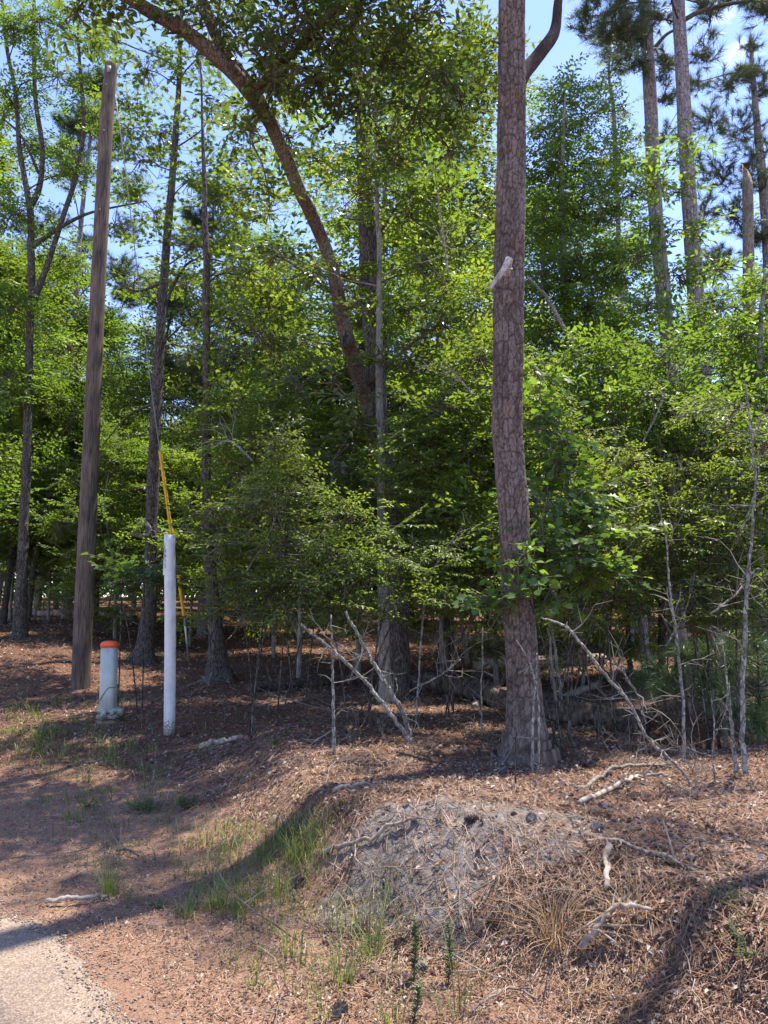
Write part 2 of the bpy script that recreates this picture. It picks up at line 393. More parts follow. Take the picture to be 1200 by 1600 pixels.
M['leaf_vine'] = leafmat('leaf_vine', [(0, (.065, .125, .030)), (.6, (.085, .165, .036)), (.95, (.15, .23, .04)), (1, (.30, .27, .04))], tfac=.42)
M['needle'] = leafmat('needle', [(0, (.060, .095, .045)), (1, (.135, .175, .075))], tfac=.15, rough=.5, tmul=(1.3, 1.3, .6))
M['needle_young'] = leafmat('needle_young', [(0, (.045, .085, .035)), (.8, (.10, .15, .06)), (1, (.22, .27, .09))], tfac=.2, rough=.4, tmul=(1.3, 1.3, .6))
M['pine_bark'] = barkmat('pine_bark', (.13, .088, .078), (.27, .205, .19), (.055, .04, .037), scale=27, zs=.33, cw=.075, bump=.9, patch=(.26, .15, .105), dist=.025)
M['pine_bark_far'] = barkmat('pine_bark_far', (.17, .135, .13), (.34, .29, .28), (.05, .04, .04), scale=16, zs=.4, cw=.07, bump=.7)
M['red_bark'] = barkmat('red_bark', (.070, .050, .040), (.17, .12, .092), (.035, .026, .02), scale=26, zs=.3, cw=.10, bump=.5, patch=(.19, .17, .13))
M['limb_bark'] = barkmat('limb_bark', (.045, .027, .021), (.09, .057, .043), (.02, .013, .012), scale=40, zs=.4, cw=.1)
M['dark_bark'] = barkmat('dark_bark', (.075, .060, .050), (.17, .145, .12), (.025, .02, .017), scale=34, zs=.2, cw=.16, bump=.7, patch=(.16, .15, .125))
M['grey_bark'] = barkmat('grey_bark', (.17, .155, .13), (.34, .32, .28), (.10, .09, .075), scale=36, zs=.2, cw=.10, bump=.4, patch=(.26, .25, .20))
M['pale_bark'] = barkmat('pale_bark', (.11, .10, .085), (.40, .37, .32), (.07, .065, .055), scale=30, zs=.5, cw=.12, bump=.4, patch=(.21, .22, .16))
M['dead_wood'] = woodmat('dead_wood', (.21, .18, .145), (.37, .33, .275), (.09, .075, .06), zs=.3)
M['rotten_wood'] = woodmat('rotten_wood', (.07, .055, .045), (.17, .145, .12), (.022, .018, .015), zs=.5, scale=18)
M['stub_wood'] = woodmat('stub_wood', (.46, .43, .38), (.62, .59, .54), (.22, .19, .16), zs=.6, scale=30)
M['log_wood'] = woodmat('log_wood', (.30, .25, .20), (.50, .44, .37), (.11, .085, .065), zs=.6, scale=14)
M['pole_wood'] = woodmat('pole_wood', (.125, .10, .078), (.21, .168, .13), (.050, .041, .034), zs=.07, scale=48, bump=.8)
M['twig'] = rndmat('twig', [(0, (.07, .055, .045)), (.5, (.14, .115, .09)), (1, (.30, .27, .23))])
M['twig_live'] = rndmat('twig_live', [(0, (.09, .075, .05)), (1, (.15, .13, .09))])
M['pipe_white'] = plainmat('pipe_white', (.70, .69, .67), (.56, .56, .55), rough=.38, scale=9)
add_mud(M['pipe_white'], .28)
M['ink_and_hole_shade'] = plainmat('ink_and_hole_shade', (.05, .05, .07))
M['pedestal'] = plainmat('pedestal', (.50, .52, .47), (.40, .44, .38), rough=.55, scale=7)
M['pedestal_base'] = plainmat('pedestal_base', (.40, .43, .37), (.22, .26, .20), rough=.7, scale=14, bump=.4)
add_mud(M['pedestal'], .25); add_mud(M['pedestal_base'], .22)
M['cap_orange'] = plainmat('cap_orange', (.85, .13, .04), (.75, .10, .03), rough=.45)
M['yellow'] = plainmat('yellow', (.85, .52, .03), (.75, .43, .03), rough=.45, scale=12)
M['steel'] = plainmat('steel', (.30, .30, .30), (.18, .17, .16), rough=.5, scale=30)
M['grass'] = leafmat('grass', [(0, (.075, .10, .035)), (.6, (.115, .165, .050)), (.85, (.19, .21, .07)), (1, (.38, .31, .17))], tfac=.35, rough=.5)
M['straw'] = rndmat('straw', [(0, (.060, .042, .030)), (.25, (.14, .095, .06)), (.5, (.30, .18, .085)), (1, (.52, .35, .18))], trans=.25)
M['litter_needle'] = rndmat('litter_needle', [(0, (.095, .054, .036)), (.35, (.205, .115, .074)), (.75, (.36, .225, .145)), (1, (.50, .39, .30))], trans=.1)
M['litter_leaf'] = rndmat('litter_leaf', [(0, (.10, .065, .048)), (.4, (.22, .15, .112)), (.8, (.37, .275, .215)), (1, (.50, .42, .355))], trans=.15, rough=.6)
M['gravel'] = rndmat('gravel', [(0, (.17, .125, .10)), (.6, (.27, .20, .15)), (1, (.40, .33, .26))])
M['cone'] = rndmat('cone', [(0, (.09, .07, .06)), (1, (.34, .29, .25))])
M['mushroom'] = plainmat('mushroom', (.6, .56, .5))

# ground material
def ground_material():
    m, nt = newmat('forest_floor'); L = nt.links.new
    tc = N(nt, 'ShaderNodeTexCoord')
    def noise(s, d=5.0, r=.6):
        n = N(nt, 'ShaderNodeTexNoise', inputs={'Scale': s, 'Detail': d, 'Roughness': r}); L(tc.outputs['Object'], n.inputs['Vector']); return n.outputs[0]
    litter = ramp(nt, noise(38, 6, .7), [(.3, (.050, .027, .018)), (.5, (.13, .070, .045)), (.7, (.27, .16, .11))])
    big = ramp(nt, noise(1.1, 4), [(.35, (.85, .8, .8)), (.65, (1.15, 1.1, 1.05))])
    mx = N(nt, 'ShaderNodeMixRGB', blend_type='MULTIPLY', inputs={0: 1.}); L(litter, mx.inputs[1]); L(big, mx.inputs[2])
    shoulder = ramp(nt, noise(75, 6, .75), [(.3, (.13, .070, .045)), (.48, (.27, .155, .10)), (.62, (.35, .23, .155)), (.78, (.50, .39, .29))])
    dirt = ramp(nt, noise(22, 7, .72), [(.3, (.07, .058, .050)), (.48, (.165, .145, .128)), (.7, (.33, .295, .265))])
    a = N(nt, 'ShaderNodeAttribute', attribute_name='shoulder'); b = N(nt, 'ShaderNodeAttribute', attribute_name='dirt')
    m1 = N(nt, 'ShaderNodeMixRGB'); L(a.outputs['Fac'], m1.inputs[0]); L(mx.outputs[0], m1.inputs[1]); L(shoulder, m1.inputs[2])
    m2 = N(nt, 'ShaderNodeMixRGB'); L(b.outputs['Fac'], m2.inputs[0]); L(m1.outputs[0], m2.inputs[1]); L(dirt, m2.inputs[2])
    bp = N(nt, 'ShaderNodeBump', inputs={'Strength': .9, 'Distance': .02}); L(noise(60, 8, .7), bp.inputs['Height'])
    p = N(nt, 'ShaderNodeBsdfPrincipled', inputs={'Roughness': .95, 'Specular IOR Level': .1}); L(m2.outputs[0], p.inputs['Base Color']); L(bp.outputs[0], p.inputs['Normal'])
    o = N(nt, 'ShaderNodeOutputMaterial'); L(p.outputs[0], o.inputs[0]); return m
def road_material():
    m, nt = newmat('chip_seal'); L = nt.links.new
    tc = N(nt, 'ShaderNodeTexCoord')
    vo = N(nt, 'ShaderNodeTexVoronoi', inputs={'Scale': 120.}); L(tc.outputs['Object'], vo.inputs['Vector'])
    sep = N(nt, 'ShaderNodeSeparateColor'); L(vo.outputs['Color'], sep.inputs[0])
    c = ramp(nt, sep.outputs[0], [(0, (.15, .11, .08)), (.5, (.245, .185, .135)), (1, (.34, .275, .21))])
    n = N(nt, 'ShaderNodeTexNoise', inputs={'Scale': 3., 'Detail': 5.}); L(tc.outputs['Object'], n.inputs['Vector'])
    mx = N(nt, 'ShaderNodeMixRGB', blend_type='MULTIPLY', inputs={0: .8}); L(c, mx.inputs[1]); L(ramp(nt, n.outputs[0], [(.3, (.8, .76, .74)), (.7, (1.15, 1.08, 1.0))]), mx.inputs[2])
    bp = N(nt, 'ShaderNodeBump', inputs={'Strength': .8, 'Distance': .006}); L(vo.outputs['Distance'], bp.inputs['Height'])
    p = N(nt, 'ShaderNodeBsdfPrincipled', inputs={'Roughness': .85}); L(mx.outputs[0], p.inputs['Base Color']); L(bp.outputs[0], p.inputs['Normal'])
    o = N(nt, 'ShaderNodeOutputMaterial'); L(p.outputs[0], o.inputs[0]); return m

def shoulder_mask(x, y):
    d = road_d(x, y)
    wl = sstep(-0.2, -2.0, x)
    w = 1.25 + .9 * wl
    return np.clip(sstep(w + .5, w - .35, d + (vnoise(x * 2.3, y * 2.3, 21) - .5) * .9 + (vnoise(x * 9, y * 9, 22) - .5) * .3), 0, 1) * sstep(9.5, 6.5, y)

# ------------------------------------------------------------------ ground
def build_ground():
    def axis(lo, hi, near_lo, near_hi, step, g=1.12):
        a = list(np.arange(near_lo, near_hi, step)); s = step; x = a[-1]
        while x < hi: s *= g; x += s; a.append(x)
        s = step; x = near_lo; b = []
        while x > lo: s *= g; x -= s; b.append(x)
        return np.array(b[::-1] + a)
    xs = axis(-260, 260, -5.5, 5.5, .035); ys = axis(-60, 500, 2.4, 10.0, .035)
    X, Y = np.meshgrid(xs, ys); Z = h(X, Y)
    nx, ny = len(xs), len(ys)
    mb = MB(); v = np.stack([X, Y, Z], -1).reshape(-1, 3)
    i = np.arange(ny - 1)[:, None] * nx; j = np.arange(nx - 1)[None]
    q = np.stack([i + j, i + j + 1, i + nx + j + 1, i + nx + j], -1).reshape(-1, 4)
    mb.add(v, q)
    me = mb.mesh('forest_floor', ground_material(), (0, 0, 0), True)
    for nme, f in (('dirt', dirt_mask), ('shoulder', shoulder_mask)):
        a = me.attributes.new(nme, 'FLOAT', 'POINT'); a.data.foreach_set('value', f(X, Y).ravel().astype(np.float32))
    o = link('forest_floor', me); o['kind'] = 'structure'
    # road
    t = np.linspace(-14, 16, 1500)                      # along the edge direction (1,-1)/sqrt2
    ed = (vnoise(t * 1.3, t * 0, 31) - .5) * .16 + (vnoise(t * 7, t * 0, 32) - .5) * .09 + (vnoise(t * 22, t * 0, 33) - .5) * .07
    ex = np.stack([t, -t], 1) / 1.4142; base = V(1.19, 1.19)
    offs = np.array([-.03, 0.0, .02, .05, .15, .6, 2, 6, 14.0]) 
    zz = np.array([-.05, .006, .018, .022, .024, .03, .03, .03, .03])
    P = []
    for o_, z_ in zip(offs, zz):
        q2 = base + ex - V(1, 1) / 1.4142 * (o_ - ed[:, None] * (1 if o_ < 3 else 0) + .02)
        P.append(np.column_stack([q2, np.full(len(t), z_)]))
    P = np.array(P); k, n = P.shape[:2]
    i = np.arange(k - 1)[:, None] * n; j = np.arange(n - 1)[None]
    q = np.stack([i + j + 1, i + j, i + n + j, i + n + j + 1], -1).reshape(-1, 4)[:, ::-1]
    mb = MB(); mb.add(P.reshape(-1, 3), q)
    r = link('road', mb.mesh('road', road_material(), (0, 0, 0), True)); r['kind'] = 'structure'
build_ground()

def scatter(n, ymin, ymax, rng, pw=1.6, spread=.62, pad=.6):
    u = rng.random(n); e = 1 - pw
    y = (ymin ** e + u * (ymax ** e - ymin ** e)) ** (1 / e)
    x = (rng.random(n) * 2 - 1) * (spread * y + pad)
    return x, y
def litter():
    rng = np.random.default_rng(21)
    # needles
    x, y = scatter(210000, 2.6, 22, rng, 1.9)
    d = road_d(x, y); keep = (d > .05) & (rng.random(len(x)) > dirt_mask(x, y) * .86) & (rng.random(len(x)) > shoulder_mask(x, y) * .82)
    keep &= vnoise(x * 2, y * 2, 40) + rng.random(len(x)) * .8 > .45
    x, y = x[keep], y[keep]; n = len(x)
    a = rng.random(n) * 6.283; L = rng.uniform(.07, .2, n) * np.maximum(1, y / 9); w = .0016 * np.maximum(1, y / 5.5)
    sh = shoulder_mask(x, y); L = L * (1 - .5 * sh)
    b = a + rng.normal(0, .5, n)
    p0 = np.stack([x, y], 1); p1 = p0 + np.stack([np.cos(a), np.sin(a)], 1) * L[:, None] * .5; p2 = p1 + np.stack([np.cos(b), np.sin(b)], 1) * L[:, None] * .5
    lift = rng.random(n) ** 2 * .035 + .003
    def z(p, k): return h(p[:, 0], p[:, 1]) + lift * k + .003
    s = np.stack([-np.sin(a), np.cos(a), np.zeros(n)], 1) * w[:, None]
    P = [np.column_stack([p0, z(p0, rng.random(n))]), np.column_stack([p1, z(p1, rng.random(n) * 1.4)]), np.column_stack([p2, z(p2, rng.random(n) * 1.2)])]
    v = np.stack([P[0] - s, P[0] + s, P[1] - s, P[1] + s, P[2] - s * .5, P[2] + s * .5], 1)
    q = (np.arange(n)[:, None, None] * 6 + np.array([[0, 1, 3, 2], [2, 3, 5, 4]])).reshape(-1, 4)
    mb = MB(); patch = vnoise(x * 1.3, y * 1.3, 44); mb.add(v.reshape(-1, 3), q, None, np.repeat(np.clip(rng.random(n) * .75 + patch * .3, 0, 1), 6))
    o = link('pine_needles', mb.mesh('pine_needles', M['litter_needle'])); o['kind'] = 'stuff'; o['label'] = 'reddish brown fallen pine needles covering the forest floor'; o['category'] = 'pine needles'
    # dead leaves
    x, y = scatter(60000, 2.6, 34, rng, 1.75)
    d = road_d(x, y); keep = (d > .0) & (rng.random(len(x)) > dirt_mask(x, y) * .85)
    keep &= rng.random(len(x)) > sstep(.35, .0, d) * .8
    x, y = x[keep], y[keep]; n = len(x)
    sh = shoulder_mask(x, y)
    l = rng.uniform(.018, .050, n) * np.maximum(1, y / 9) * (1 - .55 * sh); a = rng.random(n) * 6.283
    dd = nrm(np.stack([np.cos(a), np.sin(a), rng.normal(0, .25, n)], 1)); nn = nrm(np.stack([rng.normal(0, .4, n), rng.normal(0, .4, n), np.ones(n)], 1))
    p = np.column_stack([x, y, h(x, y) + .006 + rng.random(n) * .02])
    mb = MB(); O = OUT['ovate'][0].copy(); O[:, 2] *= 2.2; OUT['dead'] = (O, OUT['ovate'][1], None)
    leaves(mb, p, dd, nn, l, l * rng.uniform(.35, .8, n), 'dead', np.clip(rng.random(n) ** 1.2, 0, 1))
    o = link('dead_leaves', mb.mesh('dead_leaves', M['litter_leaf'])); o['kind'] = 'stuff'; o['label'] = 'curled tan dead leaves scattered over the ground'; o['category'] = 'dead leaves'
    # gravel along the road edge
    n = 9000; t = rng.uniform(-6, 5, n); off = np.abs(rng.normal(0, .11, n)) - .04 * rng.choice([1, 1, 1, 3.5], n) - .03
    x = 1.19 + t / 1.4142 + off / 1.4142; y = 1.19 - t / 1.4142 + off / 1.4142
    ed_n = (vnoise(t * 1.3, t * 0, 31) - .5) * .16
    x += ed_n / 1.4142; y += ed_n / 1.4142
    r = rng.uniform(.002, .006, n) * rng.choice([1, 1, 1.6], n)
    base = np.array([[1, 0, 0], [-1, 0, 0], [0, 1, 0], [0, -1, 0], [0, 0, .7], [0, 0, -.7]], float)
    F = np.array([[0, 2, 4], [2, 1, 4], [1, 3, 4], [3, 0, 4], [2, 0, 5], [1, 2, 5], [3, 1, 5], [0, 3, 5]])
    v = base[None] * r[:, None, None] * rng.uniform(.6, 1.4, (n, 6, 1)); ang = rng.random(n) * 6.28; c, s_ = np.cos(ang)[:, None], np.sin(ang)[:, None]
    vx = v[..., 0] * c - v[..., 1] * s_; vy = v[..., 0] * s_ + v[..., 1] * c
    zz = np.maximum(h(x, y), np.where(off < 0.0, .024, -1)) + r * .3
    v = np.stack([vx + x[:, None], vy + y[:, None], v[..., 2] + zz[:, None]], -1)
    mb = MB(); mb.add(v.reshape(-1, 3), None, (np.arange(n)[:, None, None] * 6 + F).reshape(-1, 3), np.repeat(rng.random(n), 6))
    o = link('gravel', mb.mesh('gravel', M['gravel'])); o['kind'] = 'stuff'; o['label'] = 'loose grey and tan gravel crumbled along the road edge'; o['category'] = 'gravel'
litter()

# ------------------------------------------------------------------ grass
def blades(mb, c, n, rng, H=.2, spread=.06, lean=.5, w=.003, tone=(0, 1)):
    a = rng.random(n) * 6.283; rr = np.sqrt(rng.random(n)) * spread
    x = c[0] + np.cos(a) * rr; y = c[1] + np.sin(a) * rr; z = h(x, y) - .004
    hh = H * rng.uniform(.45, 1.15, n); b = a + rng.normal(0, .7, n); le = lean * rng.uniform(.2, 1.3, n)
    dx, dy = np.cos(b), np.sin(b); sx, sy = -dy * w, dx * w
    V_ = []
    for k, u in enumerate((0, .4, .75, 1.0)):
        ox = dx * hh * le * u ** 1.8; oy = dy * hh * le * u ** 1.8; oz = hh * (u - .35 * le * u ** 2.5)
        ww = (1, .9, .6, .08)[k]
        for s in (-1, 1): V_.append(np.stack([x + ox + s * sx * ww, y + oy + s * sy * ww, z + oz], 1))
    v = np.stack(V_, 1)
    f = np.array([[0, 1, 3, 2], [2, 3, 5, 4], [4, 5, 7, 6]])
    q = (np.arange(n)[:, None, None] * 8 + f).reshape(-1, 4)
    mb.add(v.reshape(-1, 3), q, None, np.repeat(rng.uniform(tone[0], tone[1], n), 8))
def grass():
    rng = np.random.default_rng(5); mb = MB()
    zones = [((0, 200), (1085, 1200), 55, .20, 16), ((60, 260), (1160, 1290), 45, .17, 14), ((90, 330), (1270, 1360), 26, .13, 12), ((280, 500), (1290, 1430), 95, .15, 20),
             ((400, 520), (1290, 1370), 20, .17, 12), ((330, 470), (1400, 1520), 22, .13, 12), ((430, 620), (1400, 1560), 30, .2, 12),
             ((880, 1200), (1400, 1500), 6, .12, 8), ((0, 90), (1110, 1180), 30, .18, 14), ((330, 560), (1190, 1300), 16, .1, 9), ((560, 900), (1440, 1600), 10, .1, 7), ((170, 480), (1100, 1200), 24, .12, 9)]
    for (x0, x1), (y0, y1), n, H, k in zones:
        for _ in range(n):
            p = ground_at(rng.uniform(x0, x1), rng.uniform(y0, y1)); blades(mb, p, int(k * .8), rng, H * rng.uniform(.5, 1.15), .05 + .25 * H, .8, .0022 * max(1, p[1] / 5), (.0, 1))
    for px, py, n, H in ((172, 1400, 60, .24), (208, 1415, 18, .14), (340, 1420, 40, .2), (290, 1440, 24, .16), (370, 1440, 30, .18), (395, 1545, 20, .12), (455, 1345, 26, .2), (470, 1345, 24, .24), (455, 1490, 22, .24),
                         (580, 1500, 40, .30), (535, 1540, 30, .18), (610, 1600, 20, .16), (710, 1590, 14, .34), (500, 1595, 18, .14), (282, 1430, 12, .12), (440, 1400, 24, .18)):
        p = ground_at(px, py); blades(mb, p, n, rng, H, .05, .7, .0024, (.2, .95))
    o = link('grass', mb.mesh('grass', M['grass'])); o['kind'] = 'stuff'; o['label'] = 'thin green weedy grass growing on the shoulder and bank'; o['category'] = 'grass'
    mb = MB()
    for _ in range(60):
        px = rng.uniform(560, 1210); py = rng.uniform(1400, 1600) if rng.random() < .7 else rng.uniform(1180, 1400)
        p = ground_at(px, py); blades(mb, p, 12, rng, .10, .16, 2.2, .0013, (0, .55))
    for _ in range(230):
        u = rng.random()
        if u < .4: px, py = rng.uniform(480, 640), rng.uniform(1290, 1440)
        elif u < .8: px, py = rng.uniform(580, 900), rng.uniform(1375, 1480)
        else: px, py = rng.uniform(800, 900), rng.uniform(1300, 1400)
        p = ground_at(px, py); blades(mb, p, 7, rng, .09, .09, 2.8, .0010, (0, .3))
    o = link('dry_grass', mb.mesh('dry_grass', M['straw'])); o['kind'] = 'stuff'; o['label'] = 'matted dry brown grass and fine roots hanging on the bank'; o['category'] = 'dry grass'
    for i, (px, py, n, H, lab) in enumerate(((868, 1470, 120, .26, 'arching golden brown dead grass clump left of the pale forked stick'), (985, 1440, 60, .18, 'ragged tan dead grass clump just above the pale forked stick'),
            (1000, 1560, 60, .13, 'flattened orange-brown dead grass clump at the foot of the bank'), (900, 1560, 40, .13, 'small matted dead grass clump near the bottom of the bank'))):
        p = ground_at(px, py); mb = MB(); blades(mb, p, n, rng, H, .07, 1.5, .0019, (.1, 1)); solo('dead_grass_clump', mb, M['straw'], p, lab, 'grass clump', 'dead grass clumps on the bank', False)
grass()

# ------------------------------------------------------------------ trees from waypoints
def px_path(wp, Y):
    """wp: (px,py,width px[,Y]) -> 3D points and radii; first point dropped into the ground"""
    P, Rr = [], []
    for w in wp:
        y = w[3] if len(w) > 3 else Y
        p = at(w[0], w[1], y); P.append(p); Rr.append(w[2] / 2 * depth(p) / 1200)
    return np.array(P), np.array(Rr)
def gy(px, py): return ground_at(px, py)[1]
def clumps_px(lst): return [(at(px, py, Y), r) for px, py, Y, r in lst]
SKIPN = 0
def build_tree(name, label, cat, wp, Y, bark, clumps, sprays, style, leaf, dens=1.0, seed=0, extra=(), n=14, group=None, bump=.10, flare=1.0, dead=(), twigs=True, scale=1.0, needle=False, slope=.45, sag=True, limbmat=None):
    rng = np.random.default_rng(seed + 100)
    P, Rr = px_path(wp, Y)
    if name == 'forked_tree': Rr = Rr * .72
    if name == 'leaning_tree': Rr = Rr * .84; bump = .22
    base = V(P[0][0], P[0][1], float(h(P[0][0], P[0][1])))
    if P[0][2] > base[2] - .02: P = np.vstack([base - V(0, 0, .12), P[1:]]); Rr = Rr
    k = max(24, len(P) * 8)
    C = catmull(P, k); CR = np.interp(np.linspace(0, len(P) - 1, k), np.arange(len(P)), Rr)
    C[2:] += np.cumsum(rng.normal(0, .004, (k - 2, 3)), 0) * V(1, 1, 0)
    if flare > 1:
        hgt = C[:, 2] - base[2]; CR = CR * (1 + (flare - 1) * np.exp(-np.maximum(hgt, 0) / .16))
    t = thing(name, base, label, cat, group)
    th = np.linspace(0, 2 * math.pi, n, endpoint=False)
    fl = None
    if flare > 1:
        hgt = (C[:, 2] - base[2])[:, None]; fl = 1 + .22 * (flare - 1) * np.sin(th * 5 + seed)[None] * np.exp(-np.maximum(hgt, 0) / .14) * 2
    mb = MB()
    if bark == 'pine_bark':
        plated_trunk(mb, C, CR, base[2])
    else: tube(mb, C, CR, n, bump, seed, fl=fl)
    tr = part('trunk', mb, M[bark], t, bark != 'pine_bark')
    lb = MB()
    for e in extra:
        EP, ER = px_path(e, Y); kk = len(EP) * 6
        tube(lb, catmull(EP, kk), np.interp(np.linspace(0, len(EP) - 1, kk), np.arange(len(EP)), ER), 8, .08, seed + 3)
    if clumps:
        ym = float(np.mean([q[2] for q in clumps])); Yt = Y if name != 'leaning_tree' else ym; f = Yt / ym
        clumps = [(q[0], q[1], q[2] * f, q[3] * f) for q in clumps]; scale = scale * (1 + (f - 1) * .5); dens = dens / (1 + (f - 1) * 1.3)
    cl = clumps_px(clumps)
    if cl:
        attach_limbs(lb, C, CR, cl, rng, slope)
    if lb.v: part('branches', lb, M[limbmat or bark], t)
    if cl:
        lm, tm = MB(), MB(); fill_clumps(lm, tm, cl, sprays, style, dens, rng, twigs, scale, needle=needle)
        part('crown', lm, M[leaf], t, False); part('twigs', tm, M['twig_live'], t, False)
    return t, C, CR

def rclumps(px0, px1, py0, py1, Y0, Y1, n, r0, r1, seed):
    g = np.random.default_rng(seed); out = []
    for i in range(n):
        out.append((g.uniform(px0, px1), g.uniform(py0, py1), g.uniform(Y0, Y1), g.uniform(r0, r1)))
    return out

def plated_trunk(mb, C, CR, zb):
    n = 110; zz = np.concatenate([np.arange(C[0][2], 9.0, .011), np.linspace(9.05, C[-1][2] - .01, 60)])
    P = np.stack([np.interp(zz, C[:, 2], C[:, i]) for i in range(3)], 1); R = np.interp(zz, C[:, 2], CR)
    th = np.linspace(0, 2 * math.pi, n, endpoint=False); T, Z = np.meshgrid(th, zz)
    T2 = T + .10 * np.sin(Z * 1.7) + .12 * (vnoise(np.cos(T) * 2 + 5, Z * 2.5, 60) - .5); Z2 = Z + .05 * (vnoise(np.cos(T) * 3 + 9, Z * 3 + np.sin(T) * 3, 61) - .5)
    def cells(nu, ch, sd):
        U = T2 / (2 * math.pi) * nu; W = Z2 / ch; iu = np.floor(U).astype(np.int64); iw = np.floor(W).astype(np.int64); f1 = np.full(U.shape, 9.); f2 = f1.copy(); cid = f1 * 0
        for du in (-1, 0, 1):
            for dw in (-1, 0, 1):
                a = iu + du; b = iw + dw; am = a % nu; jx = .12 + .76 * _hash(am, b, sd); jy = .12 + .76 * _hash(am, b, sd + 1)
                d = np.hypot(a + jx - U, b + jy - W); m = d < f1; f2 = np.where(m, f1, np.minimum(f2, d)); cid = np.where(m, _hash(am, b, sd + 2), cid); f1 = np.where(m, d, f1)
        return f2 - f1, cid
    e1, c1 = cells(17, .17, 70); e2, c2 = cells(30, .06, 80); e3, c3 = cells(46, .022, 90)
    fine = vnoise(U_ := T2 * 14, Z * 60, 65)
    big = sstep(0, .16, e1); sml = sstep(0, .22, e2); tiny = sstep(0, .3, e3)
    height = big * .55 + .2 * sml * big + .16 * c1 + .12 * c2 + .06 * tiny + .06 * fine
    amp = .014; hz = Z - zb
    flare = 1 + .34 * np.exp(-np.maximum(hz, 0) / .26) + .05 * np.sin(T * 5 + 3) * np.exp(-np.maximum(hz, 0) / .2) + -.0 + .14 * np.exp(-((T - 2.9 + 0) % (2 * math.pi) - .9) ** 2 / .12) * np.exp(-np.maximum(hz, 0) / .10) + .03 * (vnoise(np.cos(T) * 1.5 + 4, Z * 1.4, 66) - .5)
    rad = R[:, None] * flare + (height - .6) * amp * (.15 + .85 * sstep(.02, .55, hz))
    nt_ = nrm(np.gradient(P, axis=0)); B1 = nrm(np.cross(nt_, V(0, 1, 0))); B2 = np.cross(nt_, B1)
    v = P[:, None] + rad[..., None] * (np.cos(T)[..., None] * B1[:, None] + np.sin(T)[..., None] * B2[:, None]); k = len(zz)
    i = np.arange(k - 1)[:, None] * n; j = np.arange(n)[None]; j2 = (j + 1) % n
    lowf = vnoise(np.cos(T) * 2 + 3, Z * 2.2 + np.sin(T), 67)
    tone = np.clip((.22 + .78 * (.25 + .75 * big) * (.5 + .5 * sml)) * (.30 + .3 * c1 + .3 * c2 + .5 * (fine - .5) + .35 * lowf) , 0, 1)
    mb.add(v.reshape(-1, 3), np.stack([i + j, i + j2, i + n + j2, i + n + j], -1).reshape(-1, 4), None, tone.ravel())
def plate_material():
    m, nt = newmat('pine_plates'); L = nt.links.new; a = N(nt, 'ShaderNodeAttribute', attribute_name='rnd'); tc = N(nt, 'ShaderNodeTexCoord')
    n1 = N(nt, 'ShaderNodeTexNoise', inputs={'Scale': 90., 'Detail': 5.0}); L(tc.outputs['Object'], n1.inputs['Vector'])
    n2 = N(nt, 'ShaderNodeTexNoise', inputs={'Scale': 2.6, 'Detail': 5.0, 'Roughness': .7}); L(tc.outputs['Object'], n2.inputs['Vector'])
    c = ramp(nt, a.outputs['Fac'], [(.05, (.034, .026, .022)), (.28, (.056, .042, .034)), (.6, (.108, .082, .067)), (1, (.205, .165, .14))])
    mx = N(nt, 'ShaderNodeMixRGB', blend_type='MULTIPLY', inputs={0: .85}); L(c, mx.inputs[1]); L(ramp(nt, n2.outputs[0], [(.42, (1, 1, 1)), (.58, (1.05, .97, .93)), (.70, (1.25, .80, .58))]), mx.inputs[2])
    m3 = N(nt, 'ShaderNodeMixRGB', blend_type='MULTIPLY', inputs={0: .6}); L(mx.outputs[0], m3.inputs[1]); L(ramp(nt, n1.outputs[0], [(.3, (.65, .65, .65)), (.7, (1.3, 1.3, 1.3))]), m3.inputs[2])
    p = N(nt, 'ShaderNodeBsdfPrincipled', inputs={'Roughness': .92, 'Specular IOR Level': .15}); L(m3.outputs[0], p.inputs['Base Color'])
    bp = N(nt, 'ShaderNodeBump', inputs={'Strength': .5, 'Distance': .006}); L(n1.outputs[0], bp.inputs['Height']); L(bp.outputs[0], p.inputs['Normal'])
    o = N(nt, 'ShaderNodeOutputMaterial'); L(p.outputs[0], o.inputs[0]); return m
M['pine_bark'] = plate_material()
